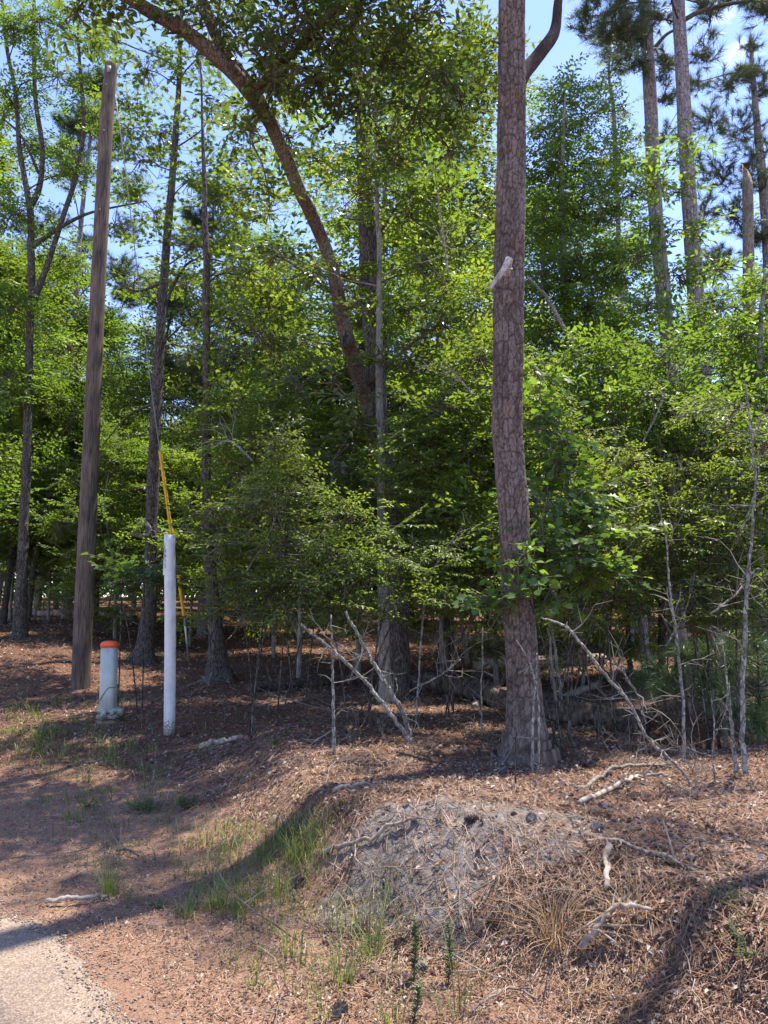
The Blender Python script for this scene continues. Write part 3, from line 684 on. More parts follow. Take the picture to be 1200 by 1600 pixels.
# 1 main pine
Yp = gy(822, 1185)
pine, pC, pR = build_tree('pine_tree', 'tall straight pine with plated purplish grey bark beside the dirt bank', 'pine tree',
    [(824, 1192, 58), (820, 1130, 52), (812, 1000, 48), (803, 850, 46), (795, 700, 46), (793, 560, 46), (794, 400, 46), (797, 200, 43), (797, 0, 40), (800, -400, 38), (805, -1100, 36), (806, -1900, 30)],
    Yp, 'pine_bark', [], None, None, None, flare=1.45, n=48, bump=.06, seed=3)
def pine_extras():
    rng = np.random.default_rng(31)
    mb = MB()
    P, Rr = px_path([(806, 138, 26), (822, 102, 24), (845, 67, 22), (868, 30, 20), (882, -5, 17), (890, -60, 15)], Yp)
    P[:, 1] += np.linspace(0, .5, len(P)); C = catmull(P, 40); tube(mb, C, np.interp(np.linspace(0, 5, 40), np.arange(6), Rr), 12, .12, 4); part('limb', mb, M['limb_bark'], pine)
    mb = MB(); f = Yp - .20
    P, Rr = px_path([(792, 430, 10, f + .1), (795, 415, 9, f - .02), (797, 405, 7, f - .06)], f); tube(mb, catmull(P, 10), np.linspace(.03, .026, 10), 10, .2, 2)
    P, Rr = px_path([(796, 404, 9, f - .06), (785, 425, 9, f - .08), (773, 440, 9, f - .1), (765, 452, 6, f - .12)], f); tube(mb, catmull(P, 14), np.linspace(.028, .016, 14), 8, .3, 5)
    P, Rr = px_path([(800, 420, 3, f), (785, 421, 3, f - .09), (776, 432, 2, f - .12)], f); tube(mb, catmull(P, 8), np.linspace(.009, .005, 8), 6)
    part('broken_stub', mb, M['stub_wood'], pine)
    mb = MB()
    P, Rr = px_path([(780, 68, 4), (770, 64, 3)], Yp); tube(mb, P, [.012, .008], 6); 
    P, Rr = px_path([(778, 362, 9), (768, 364, 7)], Yp); tube(mb, P, [.03, .02], 8, .2)
    part('branch_scar', mb, M['pine_bark'], pine)
    # crown above the frame
    lb, lm, tm = MB(), MB(), MB(); cl = []
    for i in range(26):
        z = rng.uniform(14.5, 20.5); k = int(np.argmin(np.abs(pC[:, 2] - z))); a = rng.random() * 6.28; L = rng.uniform(.8, 2.8) * (1 - (z - 14.5) / 9)
        cl.append((pC[k] + V(math.cos(a) * L, math.sin(a) * L, L * .3), rng.uniform(.5, .9)))
    attach_limbs(lb, pC, pR, cl, rng); fill_clumps(lm, tm, cl, SP_NEEDFAR, 'needle', .7, rng, needle=True)
    part('branches', lb, M['pine_bark'], pine); part('crown', lm, M['needle'], pine, False); part('twigs', tm, M['twig'], pine, False)
pine_extras()

# 2 leaning arching tree
Ya = 10.2
arch, aC, aR = build_tree('leaning_tree', 'leaning reddish barked tree arching up to the left over the clearing', 'tree',
    [(622, 1062, 32, 13), (614, 900, 29, 12.8), (594, 720, 28, 12.4), (570, 610, 29, 12), (545, 525, 28, 11.4), (528, 440, 25, 10.9), (500, 350, 23, 10.3), (470, 280, 23, 9.8), (435, 200, 25, 9.3), (400, 140, 28, 8.8), (350, 88, 27, 8.6), (300, 45, 25, 8.4), (235, 8, 22, 8.2), (150, -50, 19, 8.0), (20, -160, 12, 7.8)],
    Ya, 'red_bark',
    [(340, 30, 8.5, .7), (420, 60, 8.4, .8), (480, 30, 8.2, .9), (560, 20, 8.3, .9), (650, 30, 8.4, .8), (600, 90, 8.6, .8), (690, 110, 8.6, .6), (500, 120, 8.7, .8), (430, 120, 8.5, .6), (650, 170, 8.9, .7), (560, 170, 9.2, .7), (720, 160, 8.8, .5),
     (480, -60, 8.3, 1.0), (600, -60, 8.4, 1.0), (350, -70, 8.2, 1.0), (720, -30, 8.6, .35), (220, -70, 8.0, .9), (120, 20, 8.3, .5), (160, -30, 8.0, .7), (700, 230, 9.2, .45), (620, 240, 9.3, .5), (390, 190, 9.0, .5), (530, 70, 9.4, .9), (640, 100, 9.6, .8), (450, 210, 9.8, .6),
     (430, 400, 10.6, .55), (400, 520, 10.8, .6), (640, 560, 10.8, .7), (690, 500, 10.4, .6), (470, 600, 10.9, .7), (520, 720, 10.6, .7), (660, 660, 10.7, .7), (560, 470, 10.2, .35), (500, 420, 9.9, .3), (520, 600, 10.6, .35), (600, 560, 10.6, .35), (560, 660, 10.8, .4), (420, 300, 9.2, .3), (545, 620, 10.2, .25)],
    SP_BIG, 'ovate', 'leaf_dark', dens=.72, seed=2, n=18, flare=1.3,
    extra=[[(398, 140, 20, 8.9), (360, 95, 18, 8.7), (330, 40, 16, 8.6), (312, -20, 14, 8.5), (300, -120, 10, 8.4)], [(400, 140, 14, 8.8), (450, 90, 12, 8.7), (500, 40, 10, 8.5), (560, -20, 9, 8.4)], [(575, 600, 8, 11.9), (640, 540, 6, 11.4), (700, 500, 4, 11)]])
def knot():
    mb = MB(); c = at(540, 530, 11.28); a = np.linspace(0, 2 * math.pi, 20)
    P = c + np.stack([np.cos(a) * .055, np.cos(a) * 0 - .0, np.sin(a) * .12], 1); tube(mb, P, np.full(20, .032), 8, .2, 3, cap=False)
    burl_ = part('burl', mb, M['dark_bark'], arch)
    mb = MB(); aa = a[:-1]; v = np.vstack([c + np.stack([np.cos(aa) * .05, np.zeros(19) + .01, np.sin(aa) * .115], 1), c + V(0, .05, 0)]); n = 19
    mb.add(v, None, [[(i + 1) % n, i, n] for i in range(n)]); o = part('hollow', mb, M['ink_and_hole_shade'], burl_)  # dish coloured near black, painting in the shade inside the hole
knot()

# 3 dark straight trunk behind
build_tree('hardwood_tree', 'dark straight furrowed trunk rising just behind the thin grey trunk', 'tree',
    [(632, 1050, 24), (622, 930, 23), (606, 760, 25), (592, 620, 28), (584, 500, 30), (580, 430, 34), (577, 340, 26), (571, 250, 20), (565, 160, 16), (558, 60, 13), (550, -60, 9)], 12.2, 'dark_bark',
    [(500, 250, 12, .8), (640, 200, 12, .8), (600, 350, 12.6, .8), (480, 420, 12.5, .9), (680, 420, 12.4, .9), (540, 560, 12.8, .8), (700, 300, 11.8, .7), (720, 380, 11.6, .7), (640, 480, 11.9, .8), (460, 150, 12, .8), (700, 600, 12.5, .9), (530, 340, 13, .8), (640, 300, 11.2, .5), (690, 290, 10.9, .5)],
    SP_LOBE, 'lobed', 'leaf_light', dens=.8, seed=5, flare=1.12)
# 4 thin grey trunk
build_tree('slender_tree', 'thin pale grey trunk standing in front of the dark straight trunk', 'tree',
    [(603, 1100, 23), (600, 1040, 18), (598, 930, 16), (596, 830, 13), (593, 700, 12), (590, 600, 12), (590, 540, 11), (588, 450, 9), (586, 340, 7), (583, 230, 6), (580, 120, 4)], gy(603, 1097), 'grey_bark',
    [(560, 300, 10, .6), (640, 330, 10, .6), (600, 220, 10, .6), (530, 430, 10, .55), (660, 400, 9.6, .55), (700, 450, 9.4, .5), (560, 120, 10, .5), (745, 480, 9.4, .45)],
    SP_MID, 'ovate', 'leaf_light', dens=.8, seed=6, flare=1.4)
# 5 dark left trunk
Y5 = gy(222, 1035)
build_tree('oak_tree', 'dark slightly curved trunk between the utility pole and the white pipe', 'tree',
    [(222, 1042, 30), (232, 960, 24), (234, 860, 20), (237, 760, 19), (243, 640, 17), (249, 540, 15), (258, 420, 13), (265, 320, 12), (272, 220, 10), (278, 130, 8), (281, 40, 6), (284, -60, 5)], Y5, 'dark_bark',
    [(230, 110, 11.5, .7), (310, 90, 11.4, .7), (330, 170, 11.2, .6), (250, 210, 11.8, .7), (200, 160, 12, .5), (360, 250, 11.5, .6), (300, 280, 11.4, .6), (240, 330, 12.2, .6), (330, 380, 11.5, .6), (370, 330, 11.3, .5), (200, 300, 12.5, .5), (290, 440, 12, .5), (210, 440, 12.6, .5), (180, 60, 11.6, .5), (280, -20, 11.5, .8), (360, 400, 11, .6), (320, 480, 11.2, .5), (380, 200, 11, .6), (220, 250, 11.8, .6), (180, 350, 12.4, .5), (270, 380, 11.8, .5), (340, 310, 11.2, .6), (400, 270, 11, .5), (200, 200, 12, .6), (300, 540, 12.4, .4)],
    SP_LOBE, 'lobed', 'leaf_mid', dens=.85, seed=7, flare=1.7, extra=[[(255, 480, 6), (290, 415, 4), (330, 405, 3), (390, 425, 2)], [(240, 630, 5), (200, 650, 3), (165, 690, 2)], [(256, 440, 6), (215, 455, 4), (180, 440, 3)]])
# 6 oak trunk right of pipe
Y6 = gy(342, 1066)
build_tree('oak_tree', 'rough flared trunk just right of the white pipe', 'tree',
    [(343, 1070, 38), (338, 1010, 27), (332, 950, 22), (324, 850, 16), (322, 740, 14), (321, 620, 12), (320, 500, 11), (319, 400, 10), (316, 300, 8), (312, 180, 4), (309, 90, 2)], Y6, 'dark_bark',
    [(380, 560, 10.6, .7), (340, 640, 10.4, .6), (420, 480, 10.8, .6), (430, 640, 10.2, .8), (370, 740, 10, .7), (420, 330, 10.8, .6), (340, 430, 11, .4), (460, 540, 10.4, .6), (390, 420, 10.6, .6), (300, 380, 11, .4), (450, 450, 10.6, .5), (360, 500, 10.8, .5), (380, 300, 10.8, .5)],
    SP_LOBE, 'lobed', 'leaf_mid', dens=.85, seed=8, flare=1.6, extra=[[(323, 860, 7), (350, 780, 5), (375, 710, 4), (400, 660, 3)], [(284, 830, 6, Y6 + .6), (296, 790, 6, Y6 + .6), (318, 740, 5, Y6)]])
# 7 left edge forked tree
build_tree('forked_tree', 'pale mottled trunk forking high at the far left edge', 'tree',
    [(30, 992, 30), (34, 900, 24), (38, 790, 19), (42, 680, 18), (46, 560, 17), (50, 460, 16), (49, 390, 15), (47, 322, 14), (32, 235, 10), (27, 150, 9), (12, 70, 8), (0, -40, 6)], 18.5, 'dark_bark',
    [(20, 160, 14, .8), (90, 120, 14, .8), (60, 230, 14.5, .8), (120, 260, 14, .7), (20, 330, 14, .8), (100, 400, 14.5, .8), (15, 480, 13.8, .8), (150, 180, 14.2, .6), (60, 30, 13.6, .8), (150, 60, 14, .7), (110, 540, 14.8, .8), (0, 600, 13.5, .8), (20, 40, 13.4, .6)],
    SP_MID, 'ovate', 'leaf_light', dens=1.1, seed=9, flare=1.3,
    extra=[[(47, 325, 10), (62, 290, 9), (66, 230, 8), (55, 150, 7), (53, 40, 6), (54, -60, 4)], [(52, 470, 11), (72, 420, 9), (98, 340, 8), (120, 270, 8), (131, 190, 7), (124, 90, 5), (120, -10, 4)], [(52, 385, 8), (75, 368, 7), (112, 345, 6), (150, 330, 4), (230, 314, 2)], [(60, 270, 5), (35, 215, 4), (5, 185, 3)]])
# right pines
def pine_clumps(C, z0, z1, n, rng, L0=2.6, L1=.8, r=(.55, .9)):
    cl = []
    for i in range(n):
        z = rng.uniform(z0, z1); k = int(np.argmin(np.abs(C[:, 2] - z))); a = rng.random() * 6.28; u = (z - z0) / (z1 - z0)
        L = (L0 + (L1 - L0) * u) * rng.uniform(.4, 1); cl.append((C[k] + V(math.cos(a) * L, math.sin(a) * L, L * .35), rng.uniform(*r)))
    return cl
def tall_pine(label, wp, Y, z0, z1, nc, seed, extra=(), ex_cl=(), group='tall pines at the right', name='pine_tree'):
    t, C, CR = build_tree(name, label, 'pine tree', wp, Y, 'pine_bark_far', [], None, None, None, seed=seed, n=20, flare=1.3, bump=.05, group=group)
    rng = np.random.default_rng(seed); cl = pine_clumps(C, z0, z1, nc, rng) + clumps_px(ex_cl)
    lb, lm, tm = MB(), MB(), MB()
    for e in extra:
        EP, ER = px_path(e, Y); kk = len(EP) * 6; tube(lb, catmull(EP, kk), np.interp(np.linspace(0, len(EP) - 1, kk), np.arange(len(EP)), ER), 8, .08, 3)
    attach_limbs(lb, C, CR, cl, rng, .15); fill_clumps(lm, tm, cl, SP_NEEDFAR, 'needle', .95, rng, needle=True, flat=.85)
    part('branches', lb, M['dark_bark'], t); part('crown', lm, M['needle'], t, False); part('twigs', tm, M['twig_live'], t, False)
    return t
tall_pine('left one of the two tall pines right of the nearest pine', [(1062, 1030, 30), (1056, 800, 25), (1050, 620, 24), (1036, 440, 23), (1024, 300, 21), (1016, 150, 20), (1009, 0, 18), (1000, -200, 15), (990, -420, 10)], 19, 15.5, 22, 16, 41,
          extra=[[(1020, 78, 7), (1040, 55, 5), (1058, 45, 4)]], ex_cl=[(1000, 60, 19, .7), (1000, 100, 18.6, .5), (1040, 90, 19.6, .6), (1040, 150, 20, .5)])
tall_pine('right one of the two tall pines, with a long branch reaching right', [(1120, 1010, 36), (1112, 900, 30), (1106, 760, 27), (1096, 580, 26), (1086, 460, 26), (1075, 310, 23), (1066, 160, 21), (1058, 10, 19), (1048, -200, 16), (1036, -450, 10)], 17, 14.5, 22, 14, 42,
          extra=[[(1068, 32, 8), (1090, 20, 7), (1130, 8, 6), (1185, 2, 4), (1230, 20, 3)]], ex_cl=[(1110, 20, 17.5, .7), (1160, -10, 17.5, .7), (1100, 80, 18, .6), (1200, 10, 17, .4)])
tall_pine('bushy pine filling the upper right corner with grey green needles', [(1240, 1010, 30), (1225, 800, 26), (1210, 560, 22), (1195, 330, 16), (1180, 180, 10), (1172, 60, 5)], 24, 10, 17, 6, 43, group=None,
          ex_cl=[(1110, 190, 23, .9), (1140, 130, 23.5, .9), (1160, 200, 24, 1.0), (1120, 270, 23.5, .9), (1170, 280, 24, 1.0), (1150, 340, 23, .9), (1100, 330, 24, .8), (1190, 370, 24, .7), (1130, 410, 24, .8), (1080, 250, 24, .7), (1040, 210, 25, .7), (1190, 140, 24, .6), (1115, 470, 24, .8), (1180, 240, 22.5, .7), (1085, 130, 24.5, .7), (1172, 70, 24, .6), (1185, 110, 24, .7), (1165, 110, 23.5, .6)])
# snag
def snag():
    P, Rr = px_path([(1186, 1000, 22), (1180, 800, 20), (1174, 600, 18), (1170, 430, 17), (1169, 340, 16), (1168, 285, 15)], 20)
    b = V(P[0][0], P[0][1], float(h(P[0][0], P[0][1]))); P[0] = b - V(0, 0, .1)
    t = thing('dead_snag', b, 'bare silvery dead trunk with a jagged broken top at the right edge', 'dead tree')
    mb = MB(); C = catmull(P, 40); tube(mb, C, np.interp(np.linspace(0, 5, 40), np.arange(6), Rr), 14, .06, 2); part('trunk', mb, M['dead_wood'], t)
    mb = MB(); c = C[-1]; r = Rr[-1]; n = 14; a = np.linspace(0, 6.283, n, endpoint=False)
    top = .28 + .22 * np.cos(a - 3.0) + R_.normal(0, .05, n)
    lo = c + np.stack([np.cos(a) * r, np.sin(a) * r, a * 0 - .05], 1); hi = c + np.stack([np.cos(a) * r * .8, np.sin(a) * r * .8, top], 1); inn = c + np.stack([np.cos(a) * r * .3, np.sin(a) * r * .3, top * .5], 1)
    i = np.arange(n); j = (i + 1) % n
    mb.add(np.vstack([lo, hi, inn]), np.vstack([np.stack([i, j, n + j, n + i], 1), np.stack([n + i, n + j, 2 * n + j, 2 * n + i], 1)])); part('broken_top', mb, M['dead_wood'], t, False)
snag()
# slim sky tree
build_tree('slim_tree', 'slim tree whose narrow light green top stands alone against the sky', 'tree', [(985, 1000, 12), (975, 700, 10), (968, 400, 8), (960, 190, 6), (953, 110, 4), (960, 40, 2)], 22, 'grey_bark',
    [(962, 45, 22, .45), (950, 80, 22, .6), (968, 105, 22, .55), (945, 170, 22.3, .5), (975, 170, 22, .5), (985, 210, 22, .4), (960, 240, 22, .6), (940, 130, 22, .3)], SP_MID, 'ovate', 'leaf_mid', dens=.8, seed=44, scale=1.1)
# bright broadleaf trees right of the pine
build_tree('sunlit_tree', 'sunlit yellow green broadleaf tree with many fine limbs right of the pine', 'tree', [(905, 1010, 20), (900, 800, 17), (893, 600, 14), (885, 450, 12), (880, 330, 9), (882, 220, 6), (885, 150, 3)], 16, 'grey_bark',
    [(880, 150, 16, .8), (850, 200, 15.5, .8), (910, 190, 16, .9), (940, 250, 15.5, .9), (870, 270, 15.5, 1.0), (910, 310, 15, 1.0), (850, 340, 15, .9), (960, 330, 15.5, .9), (900, 400, 15, 1.0), (960, 420, 15, .9), (850, 440, 15, .9), (920, 480, 15, .9), (990, 300, 16, .7), (860, 530, 15, .9), (970, 520, 15, .9)],
    SP_MID, 'ovate', 'leaf_light', dens=.95, seed=45, scale=1.15)
build_tree('broadleaf_tree', 'younger tree with bright whorled leaves in front of the twin pines', 'tree', [(1062, 1060, 14), (1058, 900, 12), (1052, 700, 10), (1046, 500, 8), (1035, 380, 6), (1030, 290, 4)], 13, 'grey_bark',
    [(1040, 250, 12.8, .45), (1075, 220, 12.7, .35), (1020, 290, 12.8, .5), (1060, 300, 13, .5), (1030, 350, 12.8, .6), (1085, 360, 12.7, .5), (1000, 400, 12.9, .6), (1060, 430, 12.6, .6), (1120, 420, 12.6, .6), (1010, 480, 12.6, .6), (1150, 480, 12.4, .6), (1070, 520, 12.4, .7), (990, 560, 12.4, .7), (1130, 560, 12.2, .7), (1180, 520, 12.5, .6)],
    SP_BIG, 'ovate', 'leaf_light', dens=.75, seed=46)
build_tree('broadleaf_tree', 'leafy young tree at the right edge in front of the silvery snag', 'tree', [(1196, 1060, 12), (1190, 850, 10), (1185, 650, 9), (1190, 500, 7), (1195, 420, 5)], 11, 'grey_bark',
    [(1190, 440, 11, .5), (1160, 520, 11, .5), (1200, 560, 11, .6), (1140, 600, 11, .6), (1190, 640, 10.8, .7), (1120, 660, 10.8, .6), (1160, 700, 10.8, .7), (1210, 740, 10.6, .7), (1150, 780, 10.6, .6), (1200, 840, 10.4, .6)],
    SP_MID, 'ovate', 'leaf_mid', dens=.95, seed=47)

# ------------------------------------------------------------------ background tree kinds (built once, then copied)
def generic_tree(name, H, zlow, rad, trunk_r, bark, sprays, style, leaf, nc, seed, dens=.6, needle=False, lean=.3, scale=1.3, cr=(.8, 1.4)):
    rng = np.random.default_rng(seed)
    t = thing(name, (0, 0, 0), '', 'tree')
    P = np.array([[0, 0, -.2], [rng.normal(0, lean * .3), rng.normal(0, lean * .3), H * .3], [rng.normal(0, lean), rng.normal(0, lean), H * .65], [rng.normal(0, lean * 1.3), rng.normal(0, lean * 1.3), H]])
    C = catmull(P, 40); CR = np.linspace(1, .15, 40) ** .8 * trunk_r
    mb = MB(); tube(mb, C, CR, 10, .08, seed); part('trunk', mb, M[bark], t)
    cl = []
    for i in range(nc):
        z = rng.uniform(zlow, H); u = (z - zlow) / (H - zlow); k = int(np.argmin(np.abs(C[:, 2] - z))); a = i * 2.4 + rng.normal(0, .4)
        L = rad * (math.sin(math.pi * min(1, u * .8 + .25)) ** .7) * rng.uniform(.35, 1); cl.append((C[k] + V(math.cos(a) * L, math.sin(a) * L, 0), rng.uniform(*cr)))
    lb, lm, tm = MB(), MB(), MB(); attach_limbs(lb, C, CR, cl, rng); fill_clumps(lm, tm, cl, sprays, style, dens, rng, True, scale, needle=needle)
    part('branches', lb, M[bark], t); part('crown', lm, M[leaf], t, False); part('twigs', tm, M['twig_live'], t, False)
    return t
kinds = {
 'tallA': generic_tree('background_tree', 17, 3.0, 3.2, .16, 'grey_bark', SP_FAR, 'ovate', 'leaf_light', 34, 201, dens=.38),
 'tallB': generic_tree('background_tree', 14, 2.2, 3.0, .13, 'dark_bark', SP_FAR, 'ovate', 'leaf_mid', 32, 202, dens=.38),
 'tallC': generic_tree('background_tree', 19, 5, 2.8, .18, 'pine_bark_far', SP_FAR, 'lobed', 'leaf_light', 30, 203, dens=.38),
 'small': generic_tree('understory_tree', 6.5, .9, 1.9, .05, 'grey_bark', SP_MID, 'ovate', 'leaf_mid', 20, 204, .7, scale=1.1, cr=(.6, 1.0)),
 'smallB': generic_tree('understory_tree', 5.0, .6, 1.7, .04, 'grey_bark', SP_MID, 'ovate', 'leaf_light', 18, 205, .7, scale=1.1, cr=(.6, .95)),
 'pine': generic_tree('background_pine', 19, 9, 2.6, .19, 'pine_bark_far', SP_NEEDFAR, 'needle', 'needle', 24, 206, .8, True, .2, 1.2, (.7, 1.1)),
}
LAB = {'tallA': 'light green leafy tree standing deep in the woods', 'tallB': 'mid green leafy tree with dark trunk deep in the woods', 'tallC': 'tall pale trunked tree with high leafy crown in the far woods',
       'small': 'small bushy understory tree in the shade of the woods', 'smallB': 'low light green understory tree in the woods', 'pine': 'tall background pine with a high needle crown'}
def put(kind, px, Y, s=1.0, label=None, first=set()):
    src = kinds[kind]
    o = src if kind not in first else copy_tree(src); first.add(kind)
    x = (px - 600) / 1200 * (Y * cp + .2); o.location = (x, Y, float(h(x, Y)))
    o.rotation_euler = (0, 0, random.random() * 6.28); k = s * random.uniform(.92, 1.1); o.scale = (k, k, k * random.uniform(.92, 1.08))
    o['label'] = label or LAB[kind]; o['category'] = 'tree'; o['group'] = {'s': 'understory trees of the woods', 't': 'background trees of the woods', 'p': 'background pines'}[kind[0]]
    return o
BG = [('tallA', -10, 27, .8), ('tallA', 60, 29, .85), ('tallB', 150, 26, .8), ('tallB', 90, 32, .95), ('tallC', 150, 38, .8), ('tallA', 210, 36, .75), ('pine', 108, 27, 1.0), ('tallB', 270, 34, .75), ('tallA', 345, 25, .8), ('tallB', 240, 24, .85), ('tallA', 420, 30, .95), ('tallB', 10, 23, .9), ('pine', 318, 24, .8), ('tallB', 400, 26, .9), ('tallC', 380, 36, .75),
       ('tallC', 600, 27, 1.1), ('tallB', 700, 18, 1.05), ('tallA', 780, 30, 1.0), ('tallA', 860, 26, 1.0), ('tallA', 990, 24, .72),
      ('tallB', 1010, 32, .75), ('tallC', 1060, 36, .6), ('tallA', 1100, 30, .62), ('tallB', 1150, 24, .55), ('tallA', 1200, 30, .6), ('tallB', -60, 22, 1), ('tallB', -20, 32, 1.0), ('tallA', 1290, 24, .9), ('tallA', -160, 20, 1), ('tallB', 560, 40, 1.2), ('tallA', 700, 42, 1.2), ('tallB', 850, 44, 1.1), ('tallA', 430, 44, .9),
      ('tallB', 300, 44, .8), ('tallA', 150, 44, .8), ('tallB', 0, 44, .9), ('tallA', 1000, 46, .9), ('tallB', 1150, 46, .8)]
for k, px, Y, s in BG: put(k, px, Y, s)
US = [('small', -60, 21, 1), ('small', 80, 25, 1), ('smallB', 130, 26, 1.1), ('small', 185, 20, .95), ('smallB', 240, 20, 1.1), ('small', 300, 21, .9), ('smallB', 355, 18, 1.1), ('small', 430, 18, 1), ('small', 470, 14, 1), ('small', 560, 14.5, 1), ('small', 690, 14, 1),
      ('smallB', 730, 16, 1.1), ('small', 770, 13.5, 1), ('smallB', 820, 12.5, .8), ('smallB', 900, 13, .85), ('smallB', 1010, 13.5, .9), ('smallB', 1110, 13.5, .85), ('small', 1160, 14.5, 1), ('smallB', 1220, 13, 1), ('small', 20, 26, 1.1), ('smallB', 170, 30, 1.1), ('small', 330, 28, 1.2), ('small', 480, 26, 1.2),
      ('smallB', 840, 20, 1.2), ('small', 940, 22, 1.2), ('smallB', 1050, 24, 1.2), ('small', 1180, 22, 1.2), ('small', 90, 36, 1.3), ('small', 250, 38, 1.3), ('small', 560, 34, 1.3), ('small', 760, 34, 1.3), ('small', 1000, 36, 1.3), ('small', 1150, 34, 1.3), ('small', 420, 36, 1.3), ('small', 660, 30, 1.2)]
for k, px, Y, s in US: put(k, px, Y, s)

def far_woods():
    rng = np.random.default_rng(91); n = 190000; x = rng.uniform(-66, 66, n); y = 52 + rng.random(n) ** 1.3 * 16
    top = 9 + 6 * vnoise(x * .16, y * .1, 51) + 2.5 * vnoise(x * .6, y * .4, 52)
    z = h(x, y) + top * rng.random(n) ** .8; k = (vnoise(x * .7, z * .9 + y * .3, 53) > .14) | (z - h(x, y) < 2.5)
    x, y, z = x[k], y[k], z[k]; n = len(x); p = np.stack([x, y, z], 1)
    d = nrm(rng.normal(size=(n, 3))); nn = nrm(rng.normal(0, 1, (n, 3)) + V(0, -1.2, .5)); mb = MB()
    leaves(mb, p, d, nn, rng.uniform(.3, .6, n), rng.uniform(.22, .4, n), 'rhomb', np.clip(vnoise(x * .4, z * .5, 54) * .6 + rng.random(n) * .4, 0, 1))
    o = link('far_woods', mb.mesh('far_woods', M['leaf_mid'])); o['kind'] = 'stuff'; o['label'] = 'far green thicket closing the view between the trunks'; o['category'] = 'woods'
far_woods()
def shade_tree():  # unseen tree added for its dappled shade on the foreground
    rng = np.random.default_rng(17); b = on_ground(5.4, 6.3); t = thing('added_shade_tree', b, 'unseen leafy tree added outside the right edge to dapple the shoulder with shade', 'tree')
    C = catmull([b - V(0, 0, .2), b + V(-.1, .1, 5), b + V(-.5, .2, 10), b + V(-.9, .3, 16)], 40); CR = np.linspace(.17, .03, 40); mb = MB(); tube(mb, C, CR, 12, .08, 3); part('trunk', mb, M['dark_bark'], t)
    cl = []
    while len(cl) < 20:
        c = V(rng.uniform(.2, 6.5), rng.uniform(5.5, 10.5), rng.uniform(11, 15.5)); k = c[2] / math.tan(SUN_EL); sx, sy = c[0] - k * math.sin(SUN_AZ), c[1] - k * math.cos(SUN_AZ)
        if sy < 4.3 and sx < -.1 or (abs(sx - .35) < .6 and abs(sy - 4.8) < .45): continue  # leaves out clumps that would shade the road side and mound top
        if sx > 1.0 and sy < 5.6 and rng.random() < .6: continue
        cl.append((c, rng.uniform(.45, .75)))
    lb, lm, tm = MB(), MB(), MB(); attach_limbs(lb, C, CR, cl, rng); fill_clumps(lm, tm, cl, SP_LOBE, 'lobed', .38, rng)
    part('branches', lb, M['dark_bark'], t); part('crown', lm, M['leaf_mid'], t, False); part('twigs', tm, M['twig_live'], t, False)
shade_tree()
# ------------------------------------------------------------------ near shrubs
def shrub(name, label, px, Y, clumps, sprays, style, leaf, dens, seed, stems=4, group='shrubs along the wood edge', r0=.011, bark='dark_bark'):
    rng = np.random.default_rng(seed); x = (px - 600) / 1200 * Y; b = on_ground(x, Y)
    t = thing(name, b, label, 'shrub', group)
    cl = [(c, r * 1.22) for c, r in clumps_px(clumps)]; sb, lm, tm = MB(), MB(), MB()
    ki = max(3, len(cl) // 3); roots = [cl[i][0] for i in rng.permutation(len(cl))[:ki]]
    for c, r in cl:
        if not any(c is q for q in roots):
            q = min(roots, key=lambda z: np.linalg.norm(z - c)); limb(sb, q, c, .008, rng, 5, .005, .1, 6); continue
        s = b + V(rng.normal(0, .12), rng.normal(0, .12), 0); s[2] = float(h(s[0], s[1])) - .05
        m = s * .5 + c * .5 + V(rng.normal(0, .08), rng.normal(0, .08), .1); m[:2] = s[:2] * .6 + c[:2] * .4
        k = catmull([s, m, c], 14); tube(sb, k, np.linspace(r0, .007, 14), 6, .1, seed)
    part('stems', sb, M[bark], t)
    fill_clumps(lm, tm, cl, sprays, style, dens, rng)
    part('foliage', lm, M[leaf], t, False); part('twigs', tm, M['twig_live'], t, False)
    return t
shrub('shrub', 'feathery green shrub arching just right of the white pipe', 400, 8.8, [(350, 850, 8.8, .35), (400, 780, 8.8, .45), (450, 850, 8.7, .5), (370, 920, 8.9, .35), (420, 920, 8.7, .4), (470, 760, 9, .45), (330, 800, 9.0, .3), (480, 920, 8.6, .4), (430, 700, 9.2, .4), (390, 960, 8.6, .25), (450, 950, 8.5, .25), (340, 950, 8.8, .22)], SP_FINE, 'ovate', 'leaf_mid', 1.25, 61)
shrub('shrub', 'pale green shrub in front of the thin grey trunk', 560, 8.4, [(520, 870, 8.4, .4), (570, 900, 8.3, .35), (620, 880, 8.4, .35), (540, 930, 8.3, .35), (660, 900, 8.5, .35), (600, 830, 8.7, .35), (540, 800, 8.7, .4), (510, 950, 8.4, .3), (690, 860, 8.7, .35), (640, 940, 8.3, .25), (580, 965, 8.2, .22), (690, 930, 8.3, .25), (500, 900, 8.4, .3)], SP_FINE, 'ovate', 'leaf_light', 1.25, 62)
shrub('shrub', 'leafy mid green shrub behind the pale green one left of the pine', 690, 9.6, [(660, 800, 9.6, .5), (710, 780, 9.6, .5), (740, 840, 9.4, .45), (700, 880, 9.4, .4), (660, 720, 9.8, .5), (730, 700, 9.8, .5), (750, 900, 9.2, .35), (620, 760, 9.8, .4), (720, 620, 10, .5), (750, 560, 10.2, .5), (680, 950, 9.2, .3), (740, 950, 9, .25), (690, 640, 9.8, .5), (620, 680, 9.8, .4)], SP_MID, 'ovate', 'leaf_mid', 1.1, 63)
